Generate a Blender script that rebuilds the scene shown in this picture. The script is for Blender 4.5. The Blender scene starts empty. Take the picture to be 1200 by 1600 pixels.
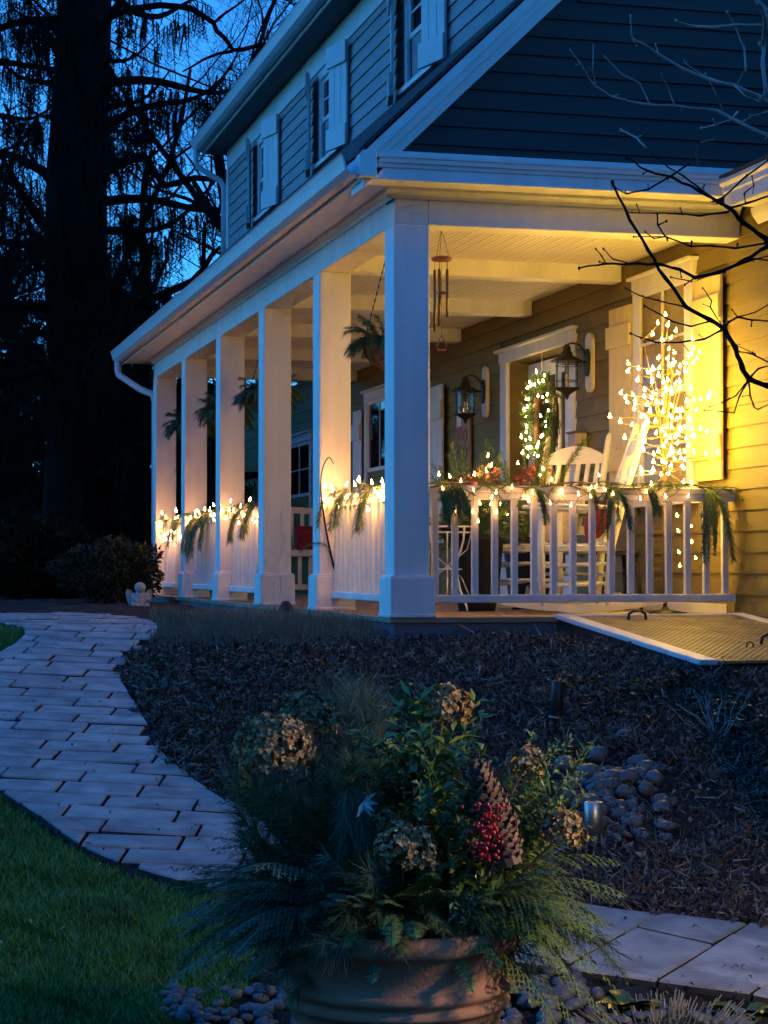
import bpy, bmesh, math, random
from mathutils import Vector, Matrix, noise
R = math.radians
rnd = random.Random(7)
scene = bpy.context.scene
C = scene.collection

# ------------------------------------------------------------------ camera
TH = math.atan(815/3150.0); PH = math.atan(85/3150.0); FPX = 3150.0
CAM = Vector((-3.215, -12.18, 0.32))
FWD = Vector((math.sin(TH)*math.cos(PH), math.cos(TH)*math.cos(PH), math.sin(PH)))
RGT = Vector((math.cos(TH), -math.sin(TH), 0))
UPV = RGT.cross(FWD)
cd = bpy.data.cameras.new("camera"); cam = bpy.data.objects.new("camera", cd); C.objects.link(cam)
cam.matrix_world = Matrix(((RGT.x, UPV.x, -FWD.x, CAM.x), (RGT.y, UPV.y, -FWD.y, CAM.y), (RGT.z, UPV.z, -FWD.z, CAM.z), (0, 0, 0, 1)))
cd.sensor_fit = 'VERTICAL'; cd.sensor_height = 36; cd.lens = FPX/1600*36; cd.clip_start = .05; cd.clip_end = 2000
scene.camera = cam

# ------------------------------------------------------------------ sky, sun, exposure (dusk)
SUN_AZ = R(-62)            # azimuth of the set sun, measured from +Y towards +X
w = bpy.data.worlds.new("World"); scene.world = w; w.use_nodes = True
nt = w.node_tree; nt.nodes.clear()
sky = nt.nodes.new("ShaderNodeTexSky"); sky.sky_type = 'NISHITA'; sky.sun_disc = False
sky.sun_elevation = R(12.0); sky.sun_rotation = SUN_AZ; sky.altitude = 0
sky.air_density = 1.0; sky.dust_density = 0.0; sky.ozone_density = 6.0
tint = nt.nodes.new("ShaderNodeMix"); tint.data_type = 'RGBA'; tint.blend_type = 'MULTIPLY'
tint.inputs[0].default_value = 1.0; tint.inputs[7].default_value = (0.30, 0.90, 1.30, 1)
bg = nt.nodes.new("ShaderNodeBackground"); bg.inputs[1].default_value = 0.070
wo = nt.nodes.new("ShaderNodeOutputWorld")
nt.links.new(sky.outputs[0], tint.inputs[6]); nt.links.new(tint.outputs[2], bg.inputs[0]); nt.links.new(bg.outputs[0], wo.inputs[0])
sd = bpy.data.lights.new("sun", 'SUN'); sd.energy = 0.01; sd.angle = R(30); sd.color = (.35, .6, 1)
sun = bpy.data.objects.new("sun", sd); C.objects.link(sun)
sdir = Vector((math.sin(SUN_AZ)*math.cos(R(8)), math.cos(SUN_AZ)*math.cos(R(8)), math.sin(R(8))))
sun.rotation_euler = sdir.to_track_quat('Z', 'Y').to_euler()
scene.view_settings.view_transform = 'Standard'; scene.view_settings.look = 'None'
scene.view_settings.exposure = 2.0; scene.view_settings.gamma = 1.0; scene.view_settings.use_curve_mapping = False
scene.render.engine = 'CYCLES'
scene.cycles.use_denoising = True; scene.cycles.use_light_tree = True
scene.cycles.max_bounces = 5; scene.cycles.diffuse_bounces = 3; scene.cycles.glossy_bounces = 2; scene.cycles.transparent_max_bounces = 6
scene.cycles.use_adaptive_sampling = True; scene.cycles.adaptive_threshold = 0.035; scene.cycles.adaptive_min_samples = 16
scene.cycles.caustics_reflective = False; scene.cycles.caustics_refractive = False
scene.cycles.sample_clamp_indirect = 4

# ------------------------------------------------------------------ helpers
def ray(px, py):
    return (FWD + RGT*((px-600)/FPX) - UPV*((py-800)/FPX))
def at(px, py, d): return CAM + ray(px, py)*d
def onY(px, py, Y):
    r = ray(px, py); return CAM + r*((Y-CAM.y)/r.y)
def onX(px, py, X):
    r = ray(px, py); return CAM + r*((X-CAM.x)/r.x)
def sm(a, b, x):
    t = max(0., min(1., (x-a)/(b-a))); return t*t*(3-2*t)
def gz(x, y):
    t = sm(-.6, 1.2, x)
    l = -.10 if y > .5 else (-1.08 if y < -6.4 else -.10-.98*((.5-y)/6.9))
    k = (.5-y)/6.9
    if 0 < k < .12: l += .98*(k*.5*(1-k/.12))*.6
    if y > -1: r = -.16
    elif y > -2.4: r = -.16-.09*(-1-y)/1.4
    elif y > -6.1: r = -.25-.83*(-2.4-y)/3.7
    else: r = -1.08
    return l*(1-t)+r*t
def gxy(x, y): return Vector((x, y, gz(x, y)))
def hit(px, py, dz=0.):
    r = ray(px, py); d = 3.5
    while d < 60:
        p = CAM+r*d
        if p.z <= gz(p.x, p.y)+dz: break
        d += .03
    return p

class MB:
    def __init__(s): s.v = []; s.f = []; s.M = None
    def add(s, vs, fs):
        o = len(s.v)
        if s.M is not None: vs = [s.M @ Vector(v) for v in vs]
        s.v += [tuple(v) for v in vs]; s.f += [tuple(i+o for i in f) for f in fs]
    def box(s, x0, x1, y0, y1, z0, z1):
        s.add([(x0,y0,z0),(x1,y0,z0),(x1,y1,z0),(x0,y1,z0),(x0,y0,z1),(x1,y0,z1),(x1,y1,z1),(x0,y1,z1)],
              [(0,3,2,1),(4,5,6,7),(0,1,5,4),(1,2,6,5),(2,3,7,6),(3,0,4,7)])
        return s
    def prism(s, poly, fn, a, b):
        n = len(poly)
        vs = [fn(p, a) for p in poly]+[fn(p, b) for p in poly]
        fs = [tuple(range(n))[::-1], tuple(range(n, 2*n))]+[(i, (i+1) % n, n+(i+1) % n, n+i) for i in range(n)]
        s.add(vs, fs); return s
    def tube(s, pts, rad, n=6, cap=True):
        pts = [Vector(p) for p in pts]; m = len(pts)
        if not isinstance(rad, (list, tuple)): rad = [rad]*m
        vs = []; fs = []
        d0 = (pts[1]-pts[0]).normalized()
        ref = Vector((0, 0, 1)) if abs(d0.z) < .9 else Vector((1, 0, 0))
        nx = d0.cross(ref).normalized()
        for i in range(m):
            d = (pts[min(i+1, m-1)]-pts[max(i-1, 0)])
            if d.length < 1e-9: d = d0
            d.normalize()
            nx = (nx-d*nx.dot(d))
            if nx.length < 1e-6: nx = d.orthogonal()
            nx.normalize(); ny = d.cross(nx)
            for k in range(n):
                a = 2*math.pi*k/n
                vs.append(pts[i]+(nx*math.cos(a)+ny*math.sin(a))*rad[i])
        for i in range(m-1):
            for k in range(n):
                k2 = (k+1) % n
                fs.append((i*n+k, i*n+k2, (i+1)*n+k2, (i+1)*n+k))
        if cap: fs.append(tuple(range(n))[::-1]); fs.append(tuple((m-1)*n+k for k in range(n)))
        s.add(vs, fs); return s
    def lathe(s, prof, n=16, c=(0, 0, 0)):
        vs = []; fs = []; m = len(prof)
        for r, z in prof:
            for k in range(n):
                a = 2*math.pi*k/n; vs.append((c[0]+r*math.cos(a), c[1]+r*math.sin(a), c[2]+z))
        for i in range(m-1):
            for k in range(n):
                k2 = (k+1) % n; fs.append((i*n+k, i*n+k2, (i+1)*n+k2, (i+1)*n+k))
        fs.append(tuple(range(n))[::-1]); fs.append(tuple((m-1)*n+k for k in range(n)))
        s.add(vs, fs); return s
    def ell(s, c, rx, ry, rz, n=10, m=6, jit=0, rg=rnd):
        prof = []
        vs = [(c[0], c[1], c[2]-rz)]; fs = []
        for i in range(1, m):
            t = -math.pi/2+math.pi*i/m
            for k in range(n):
                a = 2*math.pi*k/n; j = 1+rg.uniform(-jit, jit)
                vs.append((c[0]+rx*math.cos(t)*math.cos(a)*j, c[1]+ry*math.cos(t)*math.sin(a)*j, c[2]+rz*math.sin(t)*j))
        vs.append((c[0], c[1], c[2]+rz)); L = len(vs)-1
        for k in range(n):
            fs.append((0, 1+(k+1) % n, 1+k)); fs.append((L, L-n+k, L-n+(k+1) % n))
        for i in range(m-2):
            for k in range(n):
                a = 1+i*n; k2 = (k+1) % n
                fs.append((a+k, a+k2, a+n+k2, a+n+k))
        s.add(vs, fs); return s
    def tri(s, a, b, c): s.add([a, b, c], [(0, 1, 2)])
    def leaf(s, b, d, nrm, L, W, curl=.0):
        d = d.normalized(); sd_ = d.cross(nrm)
        if sd_.length < 1e-5: sd_ = d.orthogonal()
        sd_.normalize(); n2 = sd_.cross(d)
        m1 = b+d*(L*.45)+n2*(curl*L*.3); t = b+d*L-n2*(curl*L*.4)
        s.add([b, m1+sd_*(W/2)+n2*W*.12, m1, m1-sd_*(W/2)+n2*W*.12, t], [(0, 2, 1), (0, 3, 2), (1, 2, 4), (2, 3, 4)])
    def needle(s, b, d, L, W, side):
        s.add([b-side*W/2, b+side*W/2, b+d*L], [(0, 1, 2)])
    def mesh(s, name, mat, smooth=False, bevel=0):
        me = bpy.data.meshes.new(name); me.from_pydata(s.v, [], s.f)
        if bevel:
            bm = bmesh.new(); bm.from_mesh(me)
            bmesh.ops.bevel(bm, geom=bm.edges[:], offset=bevel, segments=1, affect='EDGES', profile=.7)
            bm.to_mesh(me); bm.free()
        if smooth: me.polygons.foreach_set('use_smooth', [True]*len(me.polygons))
        me.materials.append(M[mat] if isinstance(mat, str) else mat); me.update()
        return me
    def build(s, name, mat, parent=None, smooth=False, bevel=0):
        o = bpy.data.objects.new(name, s.mesh(name, mat, smooth, bevel)); C.objects.link(o)
        if parent is not None: o.parent = parent
        return o
def inst(name, me, parent=None, loc=(0, 0, 0), rot=None, sc=None):
    o = bpy.data.objects.new(name, me); C.objects.link(o); o.location = loc
    if rot is not None: o.rotation_euler = rot
    if sc is not None: o.scale = sc if isinstance(sc, (tuple, list)) else (sc,)*3
    if parent is not None: o.parent = parent
    return o
def tag(o, label=None, cat=None, group=None, kind=None):
    if label: o['label'] = label
    if cat: o['category'] = cat
    if group: o['group'] = group
    if kind: o['kind'] = kind
    return o
def thing(name, label, cat, loc=(0, 0, 0), rz=0, group=None):
    o = bpy.data.objects.new(name, None); C.objects.link(o); o.location = loc; o.rotation_euler = (0, 0, rz)
    o.empty_display_size = .1
    return tag(o, label, cat, group)
def copy_tree(o, parent=None):
    c = o.copy(); C.objects.link(c); c.parent = parent
    for ch in list(o.children): copy_tree(ch, c)
    return c
def rvec(rg=rnd):
    while True:
        v = Vector((rg.uniform(-1, 1), rg.uniform(-1, 1), rg.uniform(-1, 1)))
        if .05 < v.length < 1: return v.normalized()

# ------------------------------------------------------------------ materials
M = {}
def mat(name, col, rough=.6, var=.15, scale=6., bump=0., bscale=40., metal=0., spec=.5, island=None, stretch=None, hue=None, trans=0.):
    m = bpy.data.materials.new(name); m.use_nodes = True; n = m.node_tree; p = n.nodes['Principled BSDF']
    p.inputs['Roughness'].default_value = rough; p.inputs['Metallic'].default_value = metal
    p.inputs['Specular IOR Level'].default_value = spec
    tc = n.nodes.new('ShaderNodeTexCoord'); mp = n.nodes.new('ShaderNodeMapping')
    n.links.new(tc.outputs['Object'], mp.inputs[0])
    if stretch: mp.inputs['Scale'].default_value = stretch
    nz = n.nodes.new('ShaderNodeTexNoise'); nz.inputs['Scale'].default_value = scale; nz.inputs['Detail'].default_value = 6
    n.links.new(mp.outputs[0], nz.inputs[0])
    rp = n.nodes.new('ShaderNodeValToRGB'); e = rp.color_ramp.elements
    c2 = hue if hue else col
    e[0].position = .3; e[0].color = tuple(max(0, c*(1-var)) for c in col)+(1,)
    e[1].position = .7; e[1].color = tuple(min(1, c*(1+var)) for c in c2)+(1,)
    n.links.new(nz.outputs[0], rp.inputs[0])
    out = rp.outputs[0]
    if island:
        g = n.nodes.new('ShaderNodeNewGeometry'); r2 = n.nodes.new('ShaderNodeValToRGB')
        r2.color_ramp.interpolation = 'LINEAR'
        els = r2.color_ramp.elements
        while len(els) < len(island): els.new(.5)
        for i, c in enumerate(island): els[i].position = i/(len(island)-1); els[i].color = tuple(c)+(1,)
        n.links.new(g.outputs['Random Per Island'], r2.inputs[0])
        mx = n.nodes.new('ShaderNodeMix'); mx.data_type = 'RGBA'; mx.blend_type = 'MULTIPLY'; mx.inputs[0].default_value = 1
        n.links.new(out, mx.inputs[6]); n.links.new(r2.outputs[0], mx.inputs[7]); out = mx.outputs[2]
    oi = n.nodes.new('ShaderNodeObjectInfo'); hs = n.nodes.new('ShaderNodeHueSaturation')
    mr = n.nodes.new('ShaderNodeMapRange'); mr.inputs[3].default_value = 1-var*.5; mr.inputs[4].default_value = 1+var*.5
    n.links.new(oi.outputs['Random'], mr.inputs[0]); n.links.new(mr.outputs[0], hs.inputs['Value'])
    n.links.new(out, hs.inputs['Color']); n.links.new(hs.outputs[0], p.inputs['Base Color'])
    if bump:
        bz = n.nodes.new('ShaderNodeTexNoise'); bz.inputs['Scale'].default_value = bscale; bz.inputs['Detail'].default_value = 8
        n.links.new(mp.outputs[0], bz.inputs[0])
        b = n.nodes.new('ShaderNodeBump'); b.inputs['Strength'].default_value = bump; b.inputs['Distance'].default_value = .02
        n.links.new(bz.outputs[0], b.inputs['Height']); n.links.new(b.outputs[0], p.inputs['Normal'])
    if trans: p.inputs['Subsurface Weight'].default_value = 0
    M[name] = m; return m
def emis(name, col, st):
    m = bpy.data.materials.new(name); m.use_nodes = True; p = m.node_tree.nodes['Principled BSDF']
    p.inputs['Base Color'].default_value = (.8, .7, .5, 1)
    p.inputs['Emission Color'].default_value = tuple(col)+(1,); p.inputs['Emission Strength'].default_value = st
    M[name] = m; return m
mat('trim', (.79, .78, .75), .45, .09, 2.2, .12, 45, stretch=(3, 3, .6))
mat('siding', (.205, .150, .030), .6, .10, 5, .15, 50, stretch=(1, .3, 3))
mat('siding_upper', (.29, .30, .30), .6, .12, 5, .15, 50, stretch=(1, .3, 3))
mat('siding_shaded', (.032, .030, .027), .65, .2, 4, .15, 50, stretch=(.4, 1, 3))  # gable siding, its shade put into a darker base colour
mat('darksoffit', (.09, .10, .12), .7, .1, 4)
mat('curtain', (.42, .34, .20), .9, .12, 6, .1, 40)
mat('roof', (.05, .05, .055), .9, .3, 12, .5, 60)
mat('shutter', (.62, .63, .62), .5, .06, 4, .06, 60)
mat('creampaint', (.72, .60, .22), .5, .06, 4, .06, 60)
mat('ceiling', (.80, .76, .62), .5, .04, 3)
mat('deck', (.30, .22, .15), .6, .25, 5, .2, 50, stretch=(1, 8, 8))
mat('deckskirt', (.13, .14, .16), .7, .15, 4, .1)
mat('gutter', (.62, .63, .65), .4, .05, 3, metal=0.)
mat('concrete', (.22, .21, .20), .9, .2, 8, .4)
mat('plate', (.30, .225, .12), .5, .35, 5, .2, 25)
mat('black', (.018, .018, .02), .5, .2, 6)
mat('iron', (.02, .018, .016), .45, .2, 10, spec=.5)
mat('bronze', (.10, .06, .035), .4, .2, 10, metal=.8)
mat('whitepaint', (.78, .77, .72), .45, .06, 5, .05)
mat('redcloth', (.30, .015, .02), .9, .15, 30, .3, 200)
mat('beigecloth', (.55, .47, .36), .9, .1, 30, .3, 200)
mat('yellowcloth', (.45, .42, .12), .9, .1, 30, .3, 200)
mat('wood', (.22, .13, .07), .6, .3, 5, .2, 40, stretch=(6, 6, 1))
mat('barnwood', (.36, .26, .17), .8, .35, 5, .3, 40, stretch=(8, 8, 1))
mat('redwood', (.25, .07, .03), .45, .2, 5)
mat('chime', (.12, .08, .04), .3, .1, 5, metal=.9)
mat('coco', (.10, .06, .035), .95, .4, 20, .8, 80)
mat('terracotta', (.42, .20, .11), .75, .14, 7, .15, 90)
mat('bark', (.010, .009, .008), 1., .4, 8, .8, 30, stretch=(1, 1, .25), spec=.03)
mat('twig', (.38, .33, .28), .8, .3, 12, .3, 60)
mat('darktwig', (.016, .014, .013), .95, .3, 12, spec=.08)
mat('spruce', (.008, .012, .009), .9, .3, 3, spec=.03)
mat('needle', (.085, .135, .055), .6, .3, 8, island=[(.7, .7, .7), (1.2, 1.2, 1.1)], spec=.3)
mat('wreathgreen', (.11, .20, .07), .6, .3, 8, island=[(.6, .6, .6), (1.25, 1.25, 1.1)], spec=.3)
mat('needle_blue', (.085, .15, .095), .6, .3, 8, island=[(.6, .6, .6), (1.2, 1.2, 1.2)], spec=.3)
mat('cedar', (.13, .20, .07), .6, .3, 8, island=[(.6, .6, .6), (1.25, 1.2, 1)], spec=.3)
mat('leafgreen', (.16, .24, .07), .45, .3, 8, island=[(.5, .6, .5), (1.3, 1.25, 1.0)], spec=.4)
mat('boxleaf', (.17, .24, .09), .5, .3, 8, island=[(.5, .55, .5), (1.4, 1.35, 1.2)], spec=.4)
mat('hollyleaf', (.07, .13, .035), .35, .3, 8, island=[(.6, .6, .6), (1.2, 1.2, 1)], spec=.5)
mat('eucalyptus', (.25, .36, .36), .6, .15, 8, spec=.3)
mat('hydrangea', (.40, .27, .15), .85, .3, 20, island=[(.45, .38, .3), (.8, .75, .6), (1.35, 1.3, 1.1)], spec=.2)
mat('cone', (.20, .12, .08), .7, .3, 20, island=[(.6, .55, .5), (1.3, 1.25, 1.2)])
mat('berry', (.42, .012, .02), .3, .15, 20, spec=.6)
mat('shrub', (.022, .036, .018), .6, .3, 4, island=[(.5, .5, .5), (1.3, 1.3, 1.2)], spec=.3)
mat('shrubdark', (.015, .020, .014), .8, .3, 4, island=[(.5, .5, .5), (1.3, 1.3, 1.2)], spec=.05)
mat('stonefig', (.42, .41, .38), .9, .2, 30, .4, 60)
mat('rock', (.05, .05, .05), .9, .3, 10, .5)
mat('brass', (.45, .43, .37), .38, .1, 10, metal=.9)
mat('lamphead', (.11, .10, .09), .45, .1, 10, metal=.6)
mat('redflower', (.32, .10, .08), .8, .2, 10, island=[(.5, .5, .5), (1.2, 1.2, 1.2)])
# ground materials
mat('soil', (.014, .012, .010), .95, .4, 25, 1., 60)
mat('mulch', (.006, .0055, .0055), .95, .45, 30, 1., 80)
mat('litter', (.14, .13, .12), .85, .3, 10, island=[(.10, .10, .11), (.28, .26, .26), (.7, .65, .62), (1.1, 1.0, .95), (2.4, 2.3, 2.1)], spec=.3)
mat('groundcover', (.06, .10, .075), .6, .3, 8, island=[(.35, .4, .4), (.9, .95, .9), (1.5, 1.4, 1.2)], spec=.35)
mat('straw', (.36, .30, .21), .9, .2, 10, island=[(.4, .4, .4), (1.1, 1.1, 1)], spec=.2)
mat('palestem', (.36, .32, .27), .9, .2, 10, island=[(.4, .4, .4), (1.1, 1.1, 1)], spec=.2)
mat('lawnsoil', (.014, .024, .008), .95, .4, 15, .8, 60)
mat('grass', (.065, .21, .05), .6, .3, 3, island=[(.4, .45, .4), (.9, .95, .8), (1.3, 1.2, .9), (2.6, 1.6, 1.3)], spec=.3)
mat('paver', (.36, .335, .315), .8, .34, 7, .5, 45, hue=(.37, .345, .325))
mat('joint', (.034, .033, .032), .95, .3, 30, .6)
mat('river', (.12, .12, .125), .55, .3, 8, .1, 30)
mat('farwood', (.004, .005, .004), 1., .3, 4, spec=.05)
g = bpy.data.materials.new('glass'); g.use_nodes = True; p = g.node_tree.nodes['Principled BSDF']
p.inputs['Base Color'].default_value = (.012, .013, .016, 1); p.inputs['Roughness'].default_value = .03; p.inputs['Specular IOR Level'].default_value = .8
M['glass'] = g
g = bpy.data.materials.new('lampglass'); g.use_nodes = True; n = g.node_tree; n.nodes.clear()
o_ = n.nodes.new('ShaderNodeOutputMaterial'); t_ = n.nodes.new('ShaderNodeBsdfTransparent'); gl = n.nodes.new('ShaderNodeBsdfGlossy'); mx = n.nodes.new('ShaderNodeMixShader')
gl.inputs['Roughness'].default_value = .08; mx.inputs[0].default_value = .10; t_.inputs[0].default_value = (.92, .9, .85, 1)
n.links.new(t_.outputs[0], mx.inputs[1]); n.links.new(gl.outputs[0], mx.inputs[2]); n.links.new(mx.outputs[0], o_.inputs[0])
M['lampglass'] = g
TREE_L = 50; RAIL_L = 98
emis("bulb_tree", (1, .60, .07), TREE_L)
emis("bulb_rail", (1, .43, .11), RAIL_L)
emis('bulb_end', (1, .47, .13), 12)
emis('bulb_green', (1, .62, .22), 46)
emis('bulb_lamp', (1, .62, .28), 12)

# ================================================================== the setting: ground, bed, path
def poly_hit(pts): return [Vector((p.x, p.y)) for p in (hit(*q) for q in pts)]
PATH_PX = [(-260,985),(-60,976),(20,988),(42,1000),(30,1015),(0,1033),(-60,1062),(-130,1100),(-150,1150),(-70,1205),(0,1253),(60,1295),(110,1333),
 (180,1368),(260,1393),(370,1420),(450,1446),(560,1478),(700,1508),(800,1528),(940,1547),(1060,1567),(1200,1588),(1330,1605),
 (1330,1490),(1200,1472),(1040,1452),(930,1440),(800,1416),(650,1388),(500,1345),(400,1300),(330,1256),(272,1217),(245,1180),(225,1140),
 (203,1103),(186,1075),(192,1050),(228,1020),(248,1000),(240,985),(215,976),(165,970),(100,968),(0,968),(-260,969)]
PATH_PX = PATH_PX[::-1]
def chaikin(pts, it=1):
    for _ in range(it):
        q = []
        for i in range(len(pts)):
            a, b = pts[i], pts[(i+1) % len(pts)]
            q += [a*.75+b*.25, a*.25+b*.75]
        pts = q
    return pts
PATH = chaikin(poly_hit(PATH_PX), 1)
if sum(PATH[i].x*PATH[(i+1) % len(PATH)].y-PATH[(i+1) % len(PATH)].x*PATH[i].y for i in range(len(PATH))) < 0: PATH = PATH[::-1]
def inpoly(x, y, poly):
    c = False; j = len(poly)-1
    for i in range(len(poly)):
        a, b = poly[i], poly[j]
        if (a.y > y) != (b.y > y) and x < (b.x-a.x)*(y-a.y)/(b.y-a.y)+a.x: c = not c
        j = i
    return c
_ipc = {}
def inq(x, y, poly, key, st=.04):
    k = (key, int(math.floor(x/st)), int(math.floor(y/st)))
    if k not in _ipc: _ipc[k] = inpoly((k[1]+.5)*st, (k[2]+.5)*st, poly)
    return _ipc[k]
def axis(lo, hi, flo, fhi, fine, coarse):
    xs = []; x = lo
    while x < hi:
        xs.append(x)
        x += fine if flo <= x < fhi else min(coarse, max(fine, (abs(x-flo) if x < flo else abs(x-fhi))*.25+fine))
    xs.append(hi); return xs
def gnd(x, y):
    if y > 60 or abs(x) > 60: return -.3
    return gz(x, y)+.012*noise.noise(Vector((x*1.3, y*1.3, 0)))
xs = axis(-400, 400, -7, 4, .22, 60); ys = axis(-60, 600, -10, 14, .22, 60)
mb = MB(); nx = len(xs)
for y in ys:
    for x in xs: mb.v.append((x, y, gnd(x, y)-.012))
for j in range(len(ys)-1):
    for i in range(nx-1): mb.f.append((j*nx+i, j*nx+i+1, (j+1)*nx+i+1, (j+1)*nx+i))
tag(mb.build('ground', 'lawnsoil', None, True), kind='structure')

# garden bed sheet
UP = [Vector((p.x, p.y)) for p in (hit(*q) for q in [(1330,1488),(1200,1470),(1040,1450),(930,1438),(800,1414),(650,1386),(500,1343),(400,1298),(332,1254),(274,1215),(247,1178),(227,1138),(205,1101),(188,1075),(194,1050),(230,1020),(250,1000),(242,985),(217,975),(165,968),(60,966),(-260,966)])]
BED = UP+[Vector((-9, 14)), Vector((-.02, 14)), Vector((-.02, .0)), Vector((2.4, 0.0)), Vector((2.4, -8))]
LOW = [Vector((p.x, p.y)) for p in (hit(*q) for q in [(420,1437),(560,1480),(700,1510),(800,1530),(940,1549),(1060,1569),(1200,1590),(1330,1607)])]
STRIP = LOW+[Vector((0.6, -9)), Vector((-3.4, -9)), Vector((p.x, p.y)) if False else Vector((-2.75, -7.0)), Vector((hit(395,1540).x, hit(395,1540).y))]
def bedz(x, y): return gz(x, y)+.022+.030*noise.noise(Vector((x*4, y*4, 1)))+.026*noise.noise(Vector((x*13, y*13, 3)))
def sheet(poly, x0, x1, y0, y1, st):
    mb = MB(); idx = {}
    nxx = int((x1-x0)/st); nyy = int((y1-y0)/st)
    def vid(i, j):
        if (i, j) not in idx:
            x = x0+i*st; y = y0+j*st; idx[i, j] = len(mb.v); mb.v.append((x, y, bedz(x, y)))
        return idx[i, j]
    for j in range(nyy):
        for i in range(nxx):
            if inpoly(x0+(i+.5)*st, y0+(j+.5)*st, poly):
                mb.f.append((vid(i, j), vid(i+1, j), vid(i+1, j+1), vid(i, j+1)))
    return mb
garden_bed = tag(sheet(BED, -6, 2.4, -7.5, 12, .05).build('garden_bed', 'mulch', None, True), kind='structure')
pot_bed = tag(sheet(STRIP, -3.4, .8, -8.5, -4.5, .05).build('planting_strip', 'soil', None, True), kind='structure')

# paved path: slab and single pavers
mb = MB(); n = len(PATH)
bm = bmesh.new()
PT = .055
vs = [bm.verts.new((p.x, p.y, 0)) for p in PATH]
f = bm.faces.new(vs); bmesh.ops.triangulate(bm, faces=[f])
for it in range(3):
    bmesh.ops.subdivide_edges(bm, edges=[e for e in bm.edges if e.calc_length() > .5], cuts=1)
    bmesh.ops.triangulate(bm, faces=bm.faces[:])
for v in bm.verts: v.co.z = gz(v.co.x, v.co.y)+PT-.03
me = bpy.data.meshes.new('path'); bm.to_mesh(me); bm.free(); me.materials.append(M['joint'])
path = bpy.data.objects.new('path', me); C.objects.link(path); tag(path, kind='structure')
mb = MB()
dense = []
for i in range(n):
    a, b = PATH[i], PATH[(i+1) % n]; k = max(1, int((b-a).length/.15))
    for t in range(k): dense.append(a.lerp(b, t/k))
m = len(dense)
for p in dense:
    z = gz(p.x, p.y); mb.v += [(p.x, p.y, z+PT-.026), (p.x, p.y, z-.09)]
for i in range(m): j = (i+1) % m; mb.f.append((2*i, 2*i+1, 2*j+1, 2*j))
mb.build('edge_strip', 'joint', path)
def clip_half(poly, p0, nrm):
    out = []
    for i in range(len(poly)):
        a, b = poly[i], poly[(i+1) % len(poly)]
        da = (a-p0).dot(nrm); db = (b-p0).dot(nrm)
        if da >= 0: out.append(a)
        if (da >= 0) != (db >= 0): out.append(a.lerp(b, da/(da-db)))
    return out
def area(p): return abs(sum(p[i].x*p[(i+1) % len(p)].y-p[(i+1) % len(p)].x*p[i].y for i in range(len(p))))/2
rg = random.Random(3)
npav = 0
def pavers(cen, ang, pw, ph, region, J, jv):
    global npav
    u = Vector((math.cos(ang), math.sin(ang))); v = Vector((-u.y, u.x))
    for j in range(-60, 61):
        off = rg.uniform(-.08, .08)+(j % 2)*pw*.5
        x = -8+off
        while x < 8:
            wdt = pw*rg.choice([.8, 1, 1, 1.1, 1.3])
            c = cen+u*(x+wdt/2)+v*(j*ph)
            x += wdt
            if not region(c): continue
            if (c-Vector((-3, -3))).length > 8.5: continue
            poly = PATH
            w2 = wdt/2-J; h2 = ph/2-jv
            for s_, d_, h_ in ((1, u, w2), (-1, u, w2), (1, v, h2), (-1, v, h2)):
                poly = clip_half(poly, c-d_*(s_*h_), d_*s_)
                if len(poly) < 3: break
            if len(poly) < 3 or area(poly) < .006: continue
            q = [poly[0]]
            for p in poly[1:]:
                if (p-q[-1]).length > .004: q.append(p)
            if (q[0]-q[-1]).length < .004: q.pop()
            if len(q) < 3: continue
            dz = rg.uniform(-.005, .005); tx, ty = rg.uniform(-.02, .02), rg.uniform(-.02, .02)
            cc = sum(q, Vector((0, 0)))/len(q)
            mb = MB(); k = len(q)
            top = [(cc+(p-cc)*(1-.004/max(.03, (p-cc).length))) for p in q]
            zf = lambda p, e: gz(p.x, p.y)+PT+dz+(p.x-cc.x)*tx+(p.y-cc.y)*ty+e
            mb.v = [(p.x, p.y, zf(p, 0)) for p in top]+[(p.x, p.y, zf(p, -.008)) for p in q]+[(p.x, p.y, zf(p, -.06)) for p in q]
            mb.f = [tuple(range(k))]+[((i+1) % k, i, k+i, k+(i+1) % k) for i in range(k)]+[(k+(i+1) % k, k+i, 2*k+i, 2*k+(i+1) % k) for i in range(k)]
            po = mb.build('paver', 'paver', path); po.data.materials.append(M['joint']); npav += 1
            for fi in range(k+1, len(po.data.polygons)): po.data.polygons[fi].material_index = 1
split = hit(560, 1420)
nrm = Vector((RGT.x, RGT.y))
regA = lambda c: (c-Vector((split.x, split.y))).dot(nrm) < 0
regB = lambda c: (c-Vector((split.x, split.y))).dot(nrm) >= 0
ga = math.atan2(RGT.y, RGT.x)
pavers(Vector((-4, -2)), ga+R(-3), .345, .19, regA, .007, .010)
pavers(Vector((-1, -5)), ga+R(57), .42, .29, regB, .006, .007)
print('pavers', npav)

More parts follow.
